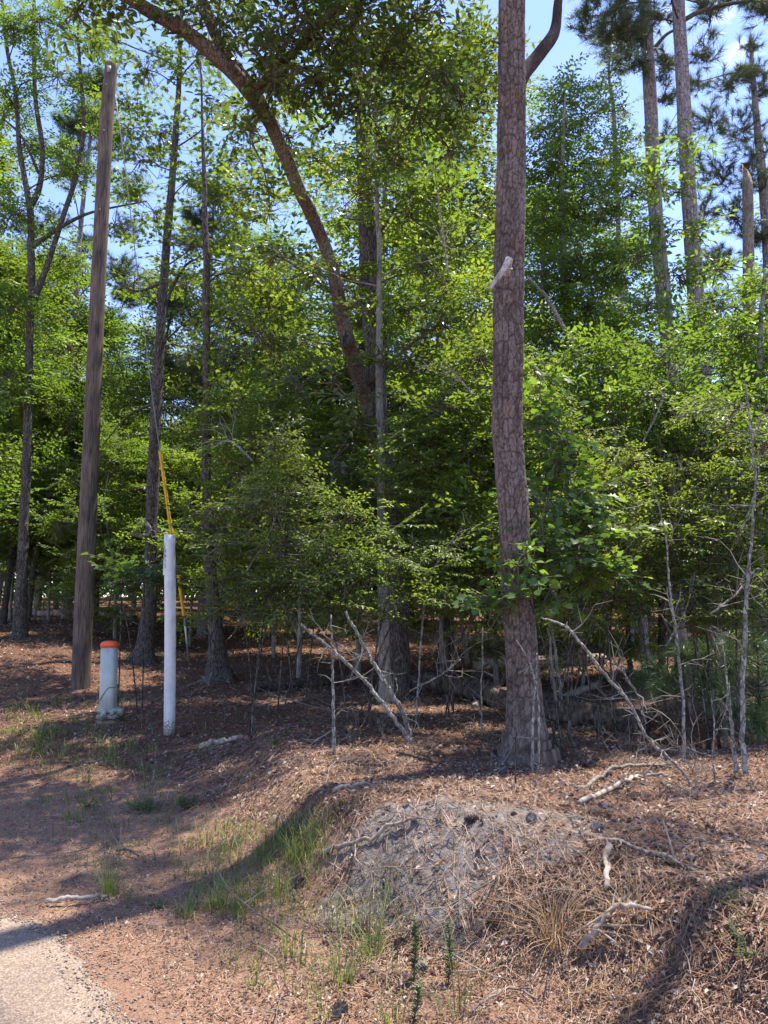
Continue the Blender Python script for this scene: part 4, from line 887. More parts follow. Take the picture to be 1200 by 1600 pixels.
shrub('shrub', 'leafy shrub with sunlit top filling the gap right of the pine', 930, 8.2, [(870, 880, 8.2, .4), (920, 840, 8.2, .45), (970, 860, 8.2, .45), (900, 940, 8.0, .3), (960, 930, 8.1, .3), (1000, 800, 8.5, .45), (940, 760, 8.6, .45), (880, 780, 8.6, .4), (1020, 880, 8.3, .4), (990, 720, 8.9, .4), (880, 960, 7.9, .25), (1000, 950, 8.1, .3), (860, 820, 8.3, .35), (940, 890, 7.8, .3), (830, 620, 8.6, .35), (880, 690, 8.4, .4)], SP_FINE, 'ovate', 'leaf_light', 1.2, 64)
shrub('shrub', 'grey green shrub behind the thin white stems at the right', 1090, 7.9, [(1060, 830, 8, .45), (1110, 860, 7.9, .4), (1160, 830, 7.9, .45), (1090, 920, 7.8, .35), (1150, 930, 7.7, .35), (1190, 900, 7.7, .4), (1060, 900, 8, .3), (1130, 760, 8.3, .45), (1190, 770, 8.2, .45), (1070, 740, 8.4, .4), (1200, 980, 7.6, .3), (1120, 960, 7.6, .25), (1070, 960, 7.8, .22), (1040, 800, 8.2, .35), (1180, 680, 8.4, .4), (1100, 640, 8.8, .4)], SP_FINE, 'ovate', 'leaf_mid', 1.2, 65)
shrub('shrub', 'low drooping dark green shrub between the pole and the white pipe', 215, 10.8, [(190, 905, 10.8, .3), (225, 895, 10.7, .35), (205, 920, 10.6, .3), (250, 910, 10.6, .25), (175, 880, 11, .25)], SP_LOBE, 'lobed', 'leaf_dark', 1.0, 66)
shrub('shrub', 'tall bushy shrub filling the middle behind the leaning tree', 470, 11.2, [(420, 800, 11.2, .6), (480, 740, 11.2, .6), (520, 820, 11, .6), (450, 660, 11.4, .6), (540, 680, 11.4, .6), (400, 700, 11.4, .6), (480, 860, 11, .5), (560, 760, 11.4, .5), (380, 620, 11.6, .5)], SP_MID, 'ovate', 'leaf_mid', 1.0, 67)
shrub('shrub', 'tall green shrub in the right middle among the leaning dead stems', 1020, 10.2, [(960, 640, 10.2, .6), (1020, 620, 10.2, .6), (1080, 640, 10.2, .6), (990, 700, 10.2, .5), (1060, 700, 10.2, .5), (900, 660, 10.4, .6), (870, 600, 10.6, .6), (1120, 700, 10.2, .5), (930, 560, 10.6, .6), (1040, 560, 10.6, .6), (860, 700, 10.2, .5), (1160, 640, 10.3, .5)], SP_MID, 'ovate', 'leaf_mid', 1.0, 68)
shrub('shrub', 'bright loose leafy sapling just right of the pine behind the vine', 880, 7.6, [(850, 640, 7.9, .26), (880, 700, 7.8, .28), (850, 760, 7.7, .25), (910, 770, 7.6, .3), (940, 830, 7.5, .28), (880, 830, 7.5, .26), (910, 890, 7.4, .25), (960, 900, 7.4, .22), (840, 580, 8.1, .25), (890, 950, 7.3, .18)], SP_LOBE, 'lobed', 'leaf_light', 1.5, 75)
# grape vine
shrub('grape_vine', 'wild vine with broad heart shaped leaves climbing on the pine', 850, Yp + .4, [(810, 880, Yp - .25, .28), (790, 930, Yp - .2, .2), (850, 850, Yp + .1, .35), (900, 870, Yp + .2, .3), (860, 920, Yp, .28), (840, 780, Yp + .3, .28), (870, 720, Yp + .6, .28), (920, 800, Yp + .5, .28), (850, 660, Yp + .8, .28), (770, 940, Yp - .1, .16), (940, 880, Yp + .4, .25)],
      sprayset(4, 9, L=.45, leaf=.072, asp=.95, gap=.075, side=3), 'heart', 'leaf_vine', 1.45, 69, group=None, r0=.009)

# ------------------------------------------------------------------ young pine
def young_pine(px, py, hgt, label, tips, seed):
    rng = np.random.default_rng(seed); b = ground_at(px, py); t = thing('young_pine', b, label, 'young pine', 'young pines at the right')
    st, nd = MB(), MB(); top = b + V(.05, 0, hgt)
    tube(st, catmull([b - V(0, 0, .05), (b + top) / 2 + V(.03, .02, 0), top], 16), np.linspace(.022, .008, 16), 8, .1)
    ends = [top]
    for i in range(tips):
        u = rng.uniform(.15, .95); a = i * 2.4; L = .55 * (1.15 - u) + .12; e = b + (top - b) * u + V(math.cos(a) * L, math.sin(a) * L, .12 * L + .05)
        limb(st, b + (top - b) * u, e, .011, rng, 6, .007, -.1, 7); ends.append(e)
    for e in ends:
        n = 170; c = e + rng.normal(0, .02, (n, 3)); d = nrm(nrm(rng.normal(size=(n, 3))) + nrm(e - b - V(0, 0, hgt * .4)) * .5 + V(0, 0, .15)); L = rng.uniform(.2, .33, n)
        m = c + d * L[:, None] * .55; e2 = m + nrm(d + V(0, 0, -.7)) * L[:, None] * .5
        s = nrm(np.cross(d, rng.normal(size=(n, 3)))) * .0024
        v = np.stack([c - s, c + s, m - s, m + s, e2 - s * .3, e2 + s * .3], 1)
        nd.add(v.reshape(-1, 3), (np.arange(n)[:, None, None] * 6 + np.array([[0, 1, 3, 2], [2, 3, 5, 4]])).reshape(-1, 4), None, np.repeat(np.clip(rng.random(n) * .7 + rng.random() * .3, 0, 1), 6))
    part('stem', st, M['dark_bark'], t); part('needles', nd, M['needle_young'], t, False)
young_pine(1105, 1170, .95, 'young pine with long drooping needles left of the white sapling', 12, 71)
young_pine(1185, 1165, 1.05, 'larger young pine partly cut off by the right edge', 13, 72)
young_pine(1065, 1110, .55, 'smallest young pine, left of the other two', 5, 73)
young_pine(1215, 1120, 1.2, 'young pine standing behind at the right edge', 12, 74)

# ------------------------------------------------------------------ saplings, leaning stems, logs
def stem(name, label, cat, wp, Y, mat, n=10, bump=.12, twigs_n=0, seed=0, group=None, ground_first=True, tw=.35, leafy=None):
    rng = np.random.default_rng(seed + 300); P, Rr = px_path(wp, Y)
    if name == 'dead_tree' or (name == 'sapling' and mat == 'pale_bark'): Rr = Rr * (.62 if name == 'dead_tree' and Y < 9 else .78)
    if ground_first: P[0][2] = float(h(P[0][0], P[0][1])) - .04
    k = len(P) * 7; C = catmull(P, k); CR = np.interp(np.linspace(0, len(P) - 1, k), np.arange(len(P)), Rr)
    C[1:-1] += rng.normal(0, min(.006, Rr.mean() * .3), (k - 2, 3))
    mb = MB(); tube(mb, C, CR, n, bump, seed)
    base = P[0].copy(); 
    if twigs_n or leafy:
        t = thing(name, base, label, cat, group); part('stem', mb, M[mat], t)
        tb = MB(); ends = []
        for i in range(twigs_n):
            j = int(rng.uniform(.15, .98) * (k - 1)); d = nrm(rng.normal(size=3) + V(0, 0, .4)); p = C[j]; L = tw * rng.uniform(.4, 1.2)
            for s in range(4):
                q = p + d * L / 4; sticks(tb, p, q, .0055 - .001 * s, .0045 - .001 * s, .6 + .4 * rng.random())
                if s and rng.random() < .7: sticks(tb, p, p + nrm(d + rng.normal(0, .7, 3)) * L * .4, .003, .0015, .8)
                d = nrm(d + rng.normal(0, .25, 3)); p = q
            ends.append((p, d))
        if tb.v: part('twigs', tb, M['twig'], t, False)
        if leafy:
            lm, tm = MB(), MB(); fill_clumps(lm, tm, clumps_px(leafy), SP_FINE, 'ovate', 1.0, rng); part('foliage', lm, M['leaf_mid'], t, False); part('leaf_twigs', tm, M['twig_live'], t, False)
        return t
    return solo(name, mb, M[mat], base, label, cat, group)
y_ = gy(1165, 1212)
stem('sapling', 'white mottled sapling beside the drooping needles at the right', 'sapling', [(1165, 1213, 11), (1160, 1120, 9), (1163, 1020, 9), (1166, 940, 8), (1172, 860, 6), (1180, 760, 5), (1172, 660, 4), (1165, 600, 3)], y_, 'pale_bark', twigs_n=10, seed=1, leafy=[(1150, 640, y_ + .1, .3), (1190, 700, y_ + .2, .3)])
stem('sapling', 'short leaning white sapling at the foot of the mottled one', 'sapling', [(1152, 1216, 11), (1146, 1165, 8), (1142, 1120, 6), (1136, 1060, 4), (1128, 1000, 3)], y_ + .05, 'pale_bark', twigs_n=4, seed=2)
stem('sapling', 'slim upright pale sapling left of the young pines', 'sapling', [(1069, 1195, 7), (1067, 1100, 6), (1060, 1020, 6), (1052, 960, 5), (1045, 900, 4), (1040, 840, 3), (1020, 760, 2)], gy(1069, 1195), 'pale_bark', twigs_n=9, seed=3)
stem('sapling', 'very thin crooked stem right of the slim upright sapling', 'sapling', [(1118, 1228, 4), (1114, 1180, 3), (1116, 1130, 3), (1110, 1080, 2)], gy(1118, 1225), 'pale_bark', twigs_n=3, seed=4)
yb = gy(835, 1212)
stem('sapling', 'left of two white lichen spotted stems against the pine base', 'sapling', [(831, 1210, 6), (832, 1150, 5), (834, 1090, 5), (836, 1065, 4), (825, 1030, 3), (806, 1000, 2)], yb, 'pale_bark', seed=5, group='white stems against the pine base')
stem('sapling', 'right of two white lichen spotted stems against the pine base', 'sapling', [(840, 1212, 6), (842, 1150, 5), (841, 1100, 5), (838, 1068, 4), (839, 1020, 2)], yb + .02, 'pale_bark', twigs_n=3, seed=6, group='white stems against the pine base')
stem('sapling', 'thin dark stem bowed in front of the pine base', 'sapling', [(806, 1235, 3), (805, 1190, 2.6), (808, 1140, 2.6), (820, 1100, 2), (828, 1080, 1.5)], gy(806, 1230), 'dark_bark', seed=7)
stem('sapling', 'bare pale sapling standing in the sunny patch left of centre', 'sapling', [(522, 1182, 7), (521, 1120, 6), (520, 1060, 5), (519, 1010, 4), (517, 960, 3)], gy(522, 1180), 'pale_bark', twigs_n=9, seed=8)
stem('sapling', 'left of the paired thin saplings right of the pine', 'sapling', [(873, 1132, 6), (866, 1080, 5), (860, 1010, 4), (856, 950, 4)], gy(873, 1130), 'grey_bark', twigs_n=3, seed=9, group='paired thin saplings right of the pine')
stem('sapling', 'right of the paired thin saplings right of the pine', 'sapling', [(880, 1132, 6), (875, 1070, 5), (866, 1010, 4), (860, 960, 4)], gy(880, 1130), 'grey_bark', twigs_n=3, seed=10, group='paired thin saplings right of the pine')
stem('sapling', 'dark slim trunk in the shade right of the pine', 'sapling', [(986, 1060, 9), (982, 1010, 8), (980, 950, 8), (975, 880, 7), (972, 800, 6)], gy(986, 1058), 'dark_bark', seed=11)
stem('sapling', 'dark thicker trunk in the shade left of the young pines', 'sapling', [(1032, 1066, 14), (1034, 1010, 11), (1034, 950, 10), (1036, 860, 9), (1038, 760, 8)], gy(1032, 1062), 'dark_bark', twigs_n=3, seed=12)
stem('sapling', 'black shaded trunk right of the vine behind the pine', 'sapling', [(948, 1010, 14), (950, 960, 12), (952, 900, 11), (950, 800, 9)], gy(948, 1005), 'dark_bark', seed=13)
stem('sapling', 'pale stem with a knobby foot in the sunny gap left of the pine', 'sapling', [(694, 1014, 10), (692, 980, 6), (690, 940, 5), (686, 900, 4)], gy(694, 1012), 'log_wood', twigs_n=5, seed=14)
stem('sapling', 'thin knotty stem close to the pine on its left', 'sapling', [(753, 1152, 4), (752, 1090, 3.5), (754, 1040, 3.5), (754, 980, 3)], gy(753, 1150), 'pale_bark', twigs_n=6, seed=15, tw=.2)
stem('sapling', 'crooked dark stem leaning behind the utility pole', 'sapling', [(44, 950, 10), (52, 890, 9), (64, 830, 7), (78, 770, 6), (90, 700, 4), (120, 640, 3)], 23, 'dark_bark', twigs_n=6, seed=16)
stem('slender_tree', 'pale distant trunk just right of the utility pole', 'tree', [(152, 940, 9), (152, 860, 8), (153, 760, 7), (156, 600, 6), (158, 450, 5)], 27, 'pale_bark', seed=17)
# leaning / fallen stems (group with own labels)
stem('dead_tree', 'pale mottled dead stem leaning left from the foot of the thin trunk', 'dead stem', [(650, 1165, 12), (610, 1115, 10), (570, 1065, 9), (535, 1030, 9), (512, 1010, 8), (470, 975, 6)], gy(650, 1163), 'pale_bark', twigs_n=7, seed=20, group='leaning dead trees')
stem('dead_tree', 'steeper mottled dead stem crossing in front of the thin grey trunk', 'dead stem', [(645, 1162, 12), (628, 1110, 12), (600, 1065, 12), (575, 1022, 10), (555, 985, 8), (540, 955, 6)], gy(645, 1160) + .1, 'pale_bark', twigs_n=10, seed=21, group='leaning dead trees')
stem('dead_tree', 'long thin bare stem slanting down right of the pine base', 'dead stem', [(1088, 1232, 4), (1060, 1200, 6), (1010, 1150, 8), (985, 1100, 8), (950, 1060, 8), (915, 1015, 8), (885, 980, 7), (845, 965, 4)], gy(1088, 1228), 'pale_bark', twigs_n=10, seed=22, group='leaning dead trees')
stem('dead_tree', 'thick mottled grey dead trunk leaning left above the young pines', 'dead stem', [(1132, 1120, 13), (1124, 1050, 12), (1106, 980, 12), (1080, 920, 10), (1060, 880, 9), (1042, 850, 8), (1020, 820, 7), (990, 790, 5)], 8.4, 'pale_bark', twigs_n=8, seed=23, group='leaning dead trees')
stem('dead_tree', 'white broken dead trunk slanting in the leaves at middle right', 'dead stem', [(1075, 930, 12), (1050, 840, 11), (1030, 790, 11), (1012, 755, 11), (998, 722, 8)], 9.2, 'log_wood', seed=24, group='leaning dead trees')
stem('dead_tree', 'pale forked dead trunk leaning left high beside the pine', 'dead stem', [(1010, 1000, 20), (985, 800, 17), (955, 660, 15), (935, 610, 14), (905, 555, 10), (880, 510, 9), (850, 460, 8), (825, 435, 5)], 12.6, 'pale_bark', twigs_n=8, seed=25, group='leaning dead trees', tw=.9)
stem('dead_tree', 'arched white twiggy stem left of the vine leaves', 'dead stem', [(648, 985, 5), (665, 930, 5), (690, 870, 4), (715, 835, 3), (745, 822, 2)], 8.6, 'pale_bark', twigs_n=4, seed=26, group='leaning dead trees')
# hanging bare white branches
stem('bare_branch', 'bare white twiggy branch hanging in the leaves left of the pine', 'branch', [(700, 430, 3), (690, 350, 3), (678, 260, 2)], 9.8, 'pale_bark', twigs_n=16, seed=27, ground_first=False, tw=.7)
stem('bare_branch', 'pale twiggy dead branch beside the trunk above the white pipe', 'branch', [(226, 812, 4), (236, 830, 4), (222, 838, 3), (205, 835, 2)], Y5 - .2, 'pale_bark', twigs_n=10, seed=28, ground_first=False, tw=.5)
stem('bare_branch', 'crooked grey branch lying against the leaning tree', 'branch', [(395, 720, 4), (360, 690, 3), (330, 700, 2)], 9.8, 'grey_bark', twigs_n=6, seed=29, ground_first=False, tw=.5)

for i_, (a_, b_, c_, d_, Y_) in enumerate(((1040, 1010, 1085, 900, 7.6), (1110, 960, 1180, 890, 7.2), (930, 900, 1000, 830, 7.9), (1000, 700, 1050, 560, 9.6), (1150, 850, 1190, 700, 7.6), (560, 960, 470, 880, 8.6), (640, 1080, 720, 1030, 8.2), (380, 900, 440, 780, 8.9), (1010, 1130, 960, 1030, 7.2), (760, 660, 690, 560, 9.6))):
    stem('bare_branch', 'bare pale twiggy branch tangled in the understory leaves', 'branch', [(a_, b_, 3.5), ((a_ + c_) / 2 + 8, (b_ + d_) / 2, 2.6), (c_, d_, 1.6)], Y_, 'pale_bark', twigs_n=10, seed=60 + i_, ground_first=False, tw=.5, group='bare twiggy branches in the understory')
def log(label, wp, r0, r1, mat, seed, n=18, bump=.16, name='fallen_log', stubs=0):
    """wp: ground pixels"""
    rng = np.random.default_rng(seed); P = np.array([ground_at(a, b) for a, b in wp]); k = 40
    C = catmull(P, k); C[:, 2] = np.linspace(P[0][2], P[-1][2], k) * .4 + h(C[:, 0], C[:, 1]) * .6; R = np.linspace(r0, r1, k) * .95; C[:, 2] += R * .62
    mb = MB(); tube(mb, C, R * (1 + .06 * np.sin(np.linspace(0, 9, k))), n, bump, seed)
    t = thing(name, P[0], label, 'log', 'fallen logs'); part('log_trunk', mb, M[mat], t)
    if stubs:
        sb = MB()
        for i in range(stubs):
            j = int(rng.uniform(.1, .9) * k); limb(sb, C[j], C[j] + V(rng.normal(0, .25), rng.normal(0, .15), rng.uniform(.15, .4)), R[j] * .3, rng, 6, .006, 0, 5)
        part('branch_stubs', sb, M[mat], t)
    return t
log('big dark rotten log lying behind the thin grey trunk and the pine', [(655, 1078), (740, 1092), (800, 1110), (900, 1125)], .20, .16, 'rotten_wood', 1, 24, .3, stubs=5)
log('dark mossy log half buried right of the pine base', [(860, 1128), (940, 1135), (1010, 1140)], .17, .14, 'rotten_wood', 2, 24, .3, stubs=2)
log('pale barkless log lying in the sun behind the pine', [(745, 1046), (830, 1040), (945, 1036)], .13, .12, 'log_wood', 3, 20, .12)
log('short slanting grey log right of the pine base', [(850, 1112), (935, 1070)], .07, .055, 'dead_wood', 4)
log('long dark log lying left of the thin grey trunk', [(385, 1082), (470, 1074), (560, 1068)], .09, .11, 'rotten_wood', 5, 18, .25, stubs=3)
log('thin reddish log crossing behind the pine in the distance', [(700, 1000), (780, 1003), (860, 1008)], .09, .08, 'dead_wood', 6)
log('pale log far back at the left beside the utility pole', [(60, 962), (150, 962), (205, 964)], .13, .12, 'log_wood', 7)
log('dark root heap lying in the middle distance', [(270, 985), (330, 992), (400, 988)], .20, .14, 'rotten_wood', 8, 18, .4, stubs=4)
log('broken pale stump piece standing against the big dark log', [(742, 1108), (757, 1085)], .045, .035, 'log_wood', 9, 10, .3, name='wood_chunk')
log('short rotten branch piece beside the bare sapling', [(535, 1150), (560, 1132)], .04, .03, 'rotten_wood', 10, 10, .3, name='wood_chunk')

def gstick(label, wp, r0, r1, mat, seed, forks=2, name='fallen_branch', lift=.01, group='fallen branches on the forest floor'):
    rng = np.random.default_rng(seed + 900); P = np.array([ground_at(a, b) for a, b in wp]); k = 6 * len(P)
    C = catmull(P, k); C[:, 2] = h(C[:, 0], C[:, 1]) + r0 + lift + np.sin(np.linspace(0, 3.14, k)) * lift * 2
    C[1:-1] += rng.normal(0, r0 * .35, (k - 2, 3)); t = thing(name, P[0], label, 'branch', group) if forks else None
    mb = MB(); tube(mb, C, np.linspace(r0, r1, k), 8, .25, seed)
    if not forks: return solo(name, mb, M[mat], P[0], label, 'branch', group)
    part('stick', mb, M[mat], t); fb = MB()
    for i in range(forks):
        j = int(rng.uniform(.25, .85) * k); d = nrm(C[min(j + 2, k - 1)] - C[j] + rng.normal(0, .03, 3)); d = nrm(d + rng.normal(0, .55, 3) * V(1, 1, .3)); L = rng.uniform(.12, .35)
        p = C[j]; Q = [p]
        for s in range(4): d = nrm(d + rng.normal(0, .15, 3) * V(1, 1, .5)); p = p + d * L / 4; p[2] = max(p[2], float(h(p[0], p[1])) + .006); Q.append(p)
        tube(fb, np.array(Q), np.linspace(r1 * .8, r1 * .3, 5), 6)
    part('side_twig', fb, M[mat], t)
gstick('thick pale branch stub lying right of the white pipe foot', [(312, 1172), (345, 1166), (380, 1158)], .030, .020, 'log_wood', 1, 2)
gstick('pale barkless branch at the right below the slanting stem', [(905, 1264), (960, 1240), (1000, 1222), (1045, 1218)], .020, .012, 'log_wood', 2, 2)
gstick('darker branch lying just above the pale barkless one', [(900, 1238), (950, 1215), (1000, 1205), (1060, 1200)], .016, .010, 'dead_wood', 3, 2)
gstick('straight grey stick lying across the dirt mound', [(500, 1342), (560, 1325), (620, 1298), (660, 1288)], .014, .008, 'dead_wood', 4, 1)
gstick('long curved branch lying across the bank at the right', [(915, 1322), (975, 1328), (1030, 1350), (1100, 1372)], .013, .008, 'dead_wood', 5, 3)
gstick('short thick peeling stick pointing down the bank', [(952, 1330), (948, 1365), (950, 1400)], .018, .014, 'log_wood', 6, 0)
gstick('pale forked stick standing out among dead grass at lower right', [(908, 1502), (940, 1478), (975, 1452), (1020, 1440)], .016, .008, 'log_wood', 7, 4, lift=.03)
gstick('small pale stick lying on the orange shoulder by the road', [(70, 1416), (120, 1415), (170, 1407)], .013, .009, 'log_wood', 8, 0)
gstick('short dark twig lying above the grass tuft near the road', [(182, 1334), (200, 1337), (216, 1343)], .010, .007, 'rotten_wood', 9, 0)
gstick('low pale stick on the ledge above the dirt mound', [(520, 1242), (560, 1236), (590, 1228)], .014, .010, 'dead_wood', 10, 1)
gstick('thin bent twig on the litter left of the ledge', [(508, 1228), (520, 1200), (560, 1190), (600, 1178)], .005, .003, 'dead_wood', 11, 1)
gstick('dark curved branch lying near the middle above the dirt mound', [(620, 1180), (660, 1192), (690, 1202)], .014, .008, 'rotten_wood', 12, 3)
gstick('small pale twig at the foot of the slanting stem', [(735, 1590), (790, 1560), (850, 1572)], .006, .004, 'dead_wood', 13, 2)
gstick('thin white stick crossing the litter at the far right', [(740, 1225), (790, 1205), (765, 1222)], .006, .004, 'pale_bark', 14, 1)
def twig_scatter():
    rng = np.random.default_rng(77)
    protos = []
    for s in range(6):
        mb = MB(); p = V(0, 0, .01); d = V(1, 0, 0); L = .45
        for i in range(6):
            d = nrm(d + rng.normal(0, .16, 3) * V(1, 1, .4)); q = p + d * L / 6; q[2] = max(q[2], .004); sticks(mb, p, q, .0042 - .0005 * i, .0037 - .0005 * i, .3 + .5 * rng.random())
            if rng.random() < .5:
                e = nrm(d + rng.normal(0, .7, 3)); e[2] = abs(e[2]) * .5; sticks(mb, q, q + e * .12, .0025, .001, .7)
            p = q
        protos.append(mb.mesh('fallen_twig', M['twig']))
    for i in range(150):
        if i < 110: px, py = rng.uniform(20, 1190), 1120 + 440 * rng.random() ** 1.1
        else: px, py = rng.uniform(0, 1190), rng.uniform(1020, 1140)
        if px < 420 and py > 1380: continue
        b = ground_at(px, py); o = link('fallen_twig', protos[i % 6], None, tuple(b)); k = rng.uniform(.5, 1.5) * (1 if i < 110 else 1.8); o.scale = (k, k, k); o.rotation_euler = (rng.normal(0, .12), rng.normal(-.12, .15), rng.random() * 6.28)
        o['label'] = 'thin brown broken twig lying on the leaf litter'; o['category'] = 'twig'; o['group'] = 'small twigs on the leaf litter'
    # standing dead brush twigs
    bp = []
    for s in range(4):
        mb = MB()
        for j in range(7):
            p = V(rng.normal(0, .05), rng.normal(0, .05), -.02); d = nrm(V(rng.normal(0, .5), rng.normal(0, .5), 1)); L = rng.uniform(.4, 1.0)
            for i in range(7):
                d = nrm(d + rng.normal(0, .15, 3) - V(0, 0, .03)); q = p + d * L / 7; sticks(mb, p, q, .0045 - .0005 * i, .004 - .0005 * i, .4 + .6 * rng.random())
                if rng.random() < .6: sticks(mb, q, q + nrm(d + rng.normal(0, .8, 3)) * .15, .0025, .001, .8)
                p = q
        bp.append(mb.mesh('dead_brush', M['twig']))
    spots = [(560, 1140), (600, 1150), (470, 1060), (520, 1040), (620, 1100), (980, 1165), (1000, 1120), (1040, 1160), (60, 1030), (90, 1020), (30, 1050), (120, 1000), (180, 1020), (270, 1020), (400, 1020), (440, 1000), (580, 1010), (1010, 1040), (1060, 1150), (640, 1150), (990, 1200), (1090, 1215), (20, 1000), (75, 985)]
    for i, (px, py) in enumerate(spots):
        b = ground_at(px, py); o = link('dead_brush', bp[i % 4], None, tuple(b)); k = rng.uniform(.45, .95); o.scale = (k, k, k); o.rotation_euler = (0, 0, rng.random() * 6.28)
        o['label'] = 'bare tangled dead brush standing on the forest floor'; o['category'] = 'brush'; o['group'] = 'bare dead brush on the forest floor'
twig_scatter()

# ------------------------------------------------------------------ pine cones, seedlings, low plants
def cones():
    rng = np.random.default_rng(8); mb = MB(); n = 90; i = np.arange(n); u = (i + .5) / n; th = i * 2.39996
    r = .030 * np.sin(np.pi * (u * .85 + .12)) ** .8; ax = (u - .5) * .095
    c = np.stack([ax, np.cos(th) * r * .45, np.sin(th) * r * .45], 1); d = nrm(np.stack([.55 + 0 * u, np.cos(th), np.sin(th)], 1)); nn = nrm(np.cross(d, np.stack([0 * u, -np.sin(th), np.cos(th)], 1)))
    leaves(mb, c, d, nn, .018 + r * .45, .017, 'ovate', rng.random(n)); tube(mb, np.array([[-.045, 0, 0], [0, 0, 0], [.042, 0, 0]]), [.008, .014, .005], 8, r=0.1)
    me = mb.mesh('pine_cone', M['cone'])
    L = [(468, 1385, 'pine cone lying under the tall grass left of the dirt mound'), (625, 1483, 'pale scaled pine cone left of the blue green seedling'), (658, 1518, 'pine cone lying right of the blue green seedling'), (738, 1285, 'pine cone on the top edge of the dirt mound'), (932, 1300, 'pine cone in the litter above the long curved branch'),
         (1110, 1300, 'pine cone in the litter at the far right'), (532, 1585, 'brown pine cone lying on the orange shoulder at the bottom'), (772, 1450, 'pine cone half way down the bank face'), (1128, 1265, 'dark pine cone near the right edge above the other one'), (570, 1168, 'pine cone in the sunny patch near the leaning stems'), (1005, 1172, 'pine cone beneath the long slanting stem'), (830, 1285, 'pine cone right of the dirt mound top')]
    for px, py, lab in L:
        b = ground_at(px, py); o = link('pine_cone', me, None, (b[0], b[1], b[2] + .018)); k = rng.uniform(.62, .9); o.scale = (k, k, k); o.rotation_euler = (rng.normal(0, .2), rng.normal(0, .2), rng.random() * 6.28); o['label'] = lab; o['category'] = 'pine cone'; o['group'] = 'fallen pine cones'
cones()
def seedling(px, py, H, label, seed, style='spiky'):
    rng = np.random.default_rng(seed); b = ground_at(px, py); t = thing('seedling', b, label, 'seedling'); sb, lm = MB(), MB(); top = b + V(rng.normal(0, .02), 0, H)
    C = catmull([b - V(0, 0, .02), (b + top) / 2 + V(.008, 0, 0), top], 12); tube(sb, C, np.linspace(.004, .002, 12), 6)
    n = int(H * 700); u = rng.uniform(.12, 1, n); k = u * 11; j = np.minimum(k.astype(int), 10); p = C[j] + (C[j + 1] - C[j]) * (k - j)[:, None]; a = rng.random(n) * 6.283
    d = nrm(np.stack([np.cos(a), np.sin(a), rng.uniform(.2, 1.1, n)], 1)); nn = nrm(np.cross(d, np.stack([-np.sin(a), np.cos(a), a * 0], 1)))
    leaves(lm, p, d, nn, rng.uniform(.018, .04, n) * (1.25 - .5 * u), .006, 'rhomb', rng.random(n))
    part('stem', sb, M['twig_live'], t); part('leaves', lm, M['needle_young'], t, False)
seedling(645, 1540, .27, 'upright blue green feathery seedling at the bottom centre', 1)
seedling(700, 1540, .25, 'darker thin seedling right of the blue green one', 2)
seedling(640, 1610, .16, 'yellow green seedling cut by the bottom edge', 3)
for i, (px, py, s, lab) in enumerate(((232, 1268, .16, 'low leafy green plant left of its twin on the bank'), (295, 1262, .15, 'low leafy bright green plant right of its twin on the bank'), (140, 1260, .12, 'small leafy weed left of the low green plants'), (1140, 1410, .1, 'small green sprig at the right side of the bank'), (285, 1150, .12, 'small dark weed at the foot of the white pipe'), (430, 1165, .1, 'small dark green weed left of the sunny patch'), (250, 1420, .07, 'tiny green weed on the orange shoulder'), (1180, 1490, .14, 'bright green sprig at the lower right edge'))):
    rng = np.random.default_rng(500 + i); b = ground_at(px, py); t = thing('weed', b, lab, 'weed'); lm, tm = MB(), MB(); n = 26
    a = rng.random(n) * 6.28; el = rng.uniform(.2, 1.2, n); d = nrm(np.stack([np.cos(a), np.sin(a), np.tan(el) * .8], 1)); 
    n = n if i < 2 else 9; d = d[:n]; place(lm, tm, sprayset(3, 30 + i, L=.16, leaf=.022, asp=.5, gap=.016, side=2), b + rng.normal(0, .04, (n, 3)) * V(1.3, 1, 0) * s * 6, d, np.full(n, s * 4.5), 'ovate', rng)
    part('leaves', lm, M['leaf_vine'], t, False); part('stems', tm, M['twig_live'], t, False)

# ------------------------------------------------------------------ utility objects
def utility_pole():
    b = ground_at(126, 1075); Y = b[1]
    P, Rr = px_path([(126, 1080, 29), (133, 900, 28), (142, 700, 25), (153, 450, 22.5), (166, 200, 20.5), (174, 99, 19)], Y)
    P[0] = b - V(0, 0, .15)
    t = thing('utility_pole', b, 'weathered brown wooden utility pole without wires at the left', 'utility pole')
    rng = np.random.default_rng(3)
    k = 120; C = catmull(P, k); CR = np.interp(np.linspace(0, 5, k), np.arange(6), Rr); n = 28; mb = MB()
    th = np.linspace(0, 6.283, n, endpoint=False); fl = 1 + .02 * np.sin(th * 9 + 1)[None] + .02 * (vnoise(th[None] * 3, np.arange(k)[:, None] * .12, 3) - .5)
    CR[-2] *= .97; CR[-1] *= .82; tube(mb, C, CR, n, .02, 1, fl=fl); part('shaft', mb, M['pole_wood'], t)
    top = C[-1]
    mb = MB(); c = top + V(0.01, -CR[-3] - .012, -.22); bx(mb, c, (.07, .03, .13)); part('metal_plate', mb, M['steel'], t, False)
    mb = MB()
    for dz in (-.55, -1.5, -3.1): 
        c = top + V(-.02, -CR[-4] - .005, dz); tube(mb, np.array([c + V(0, .05, 0), c + V(0, -.035, 0)]), [.014, .014], 8)
    part('bolt', mb, M['steel'], t)
    return top, CR[-1], t
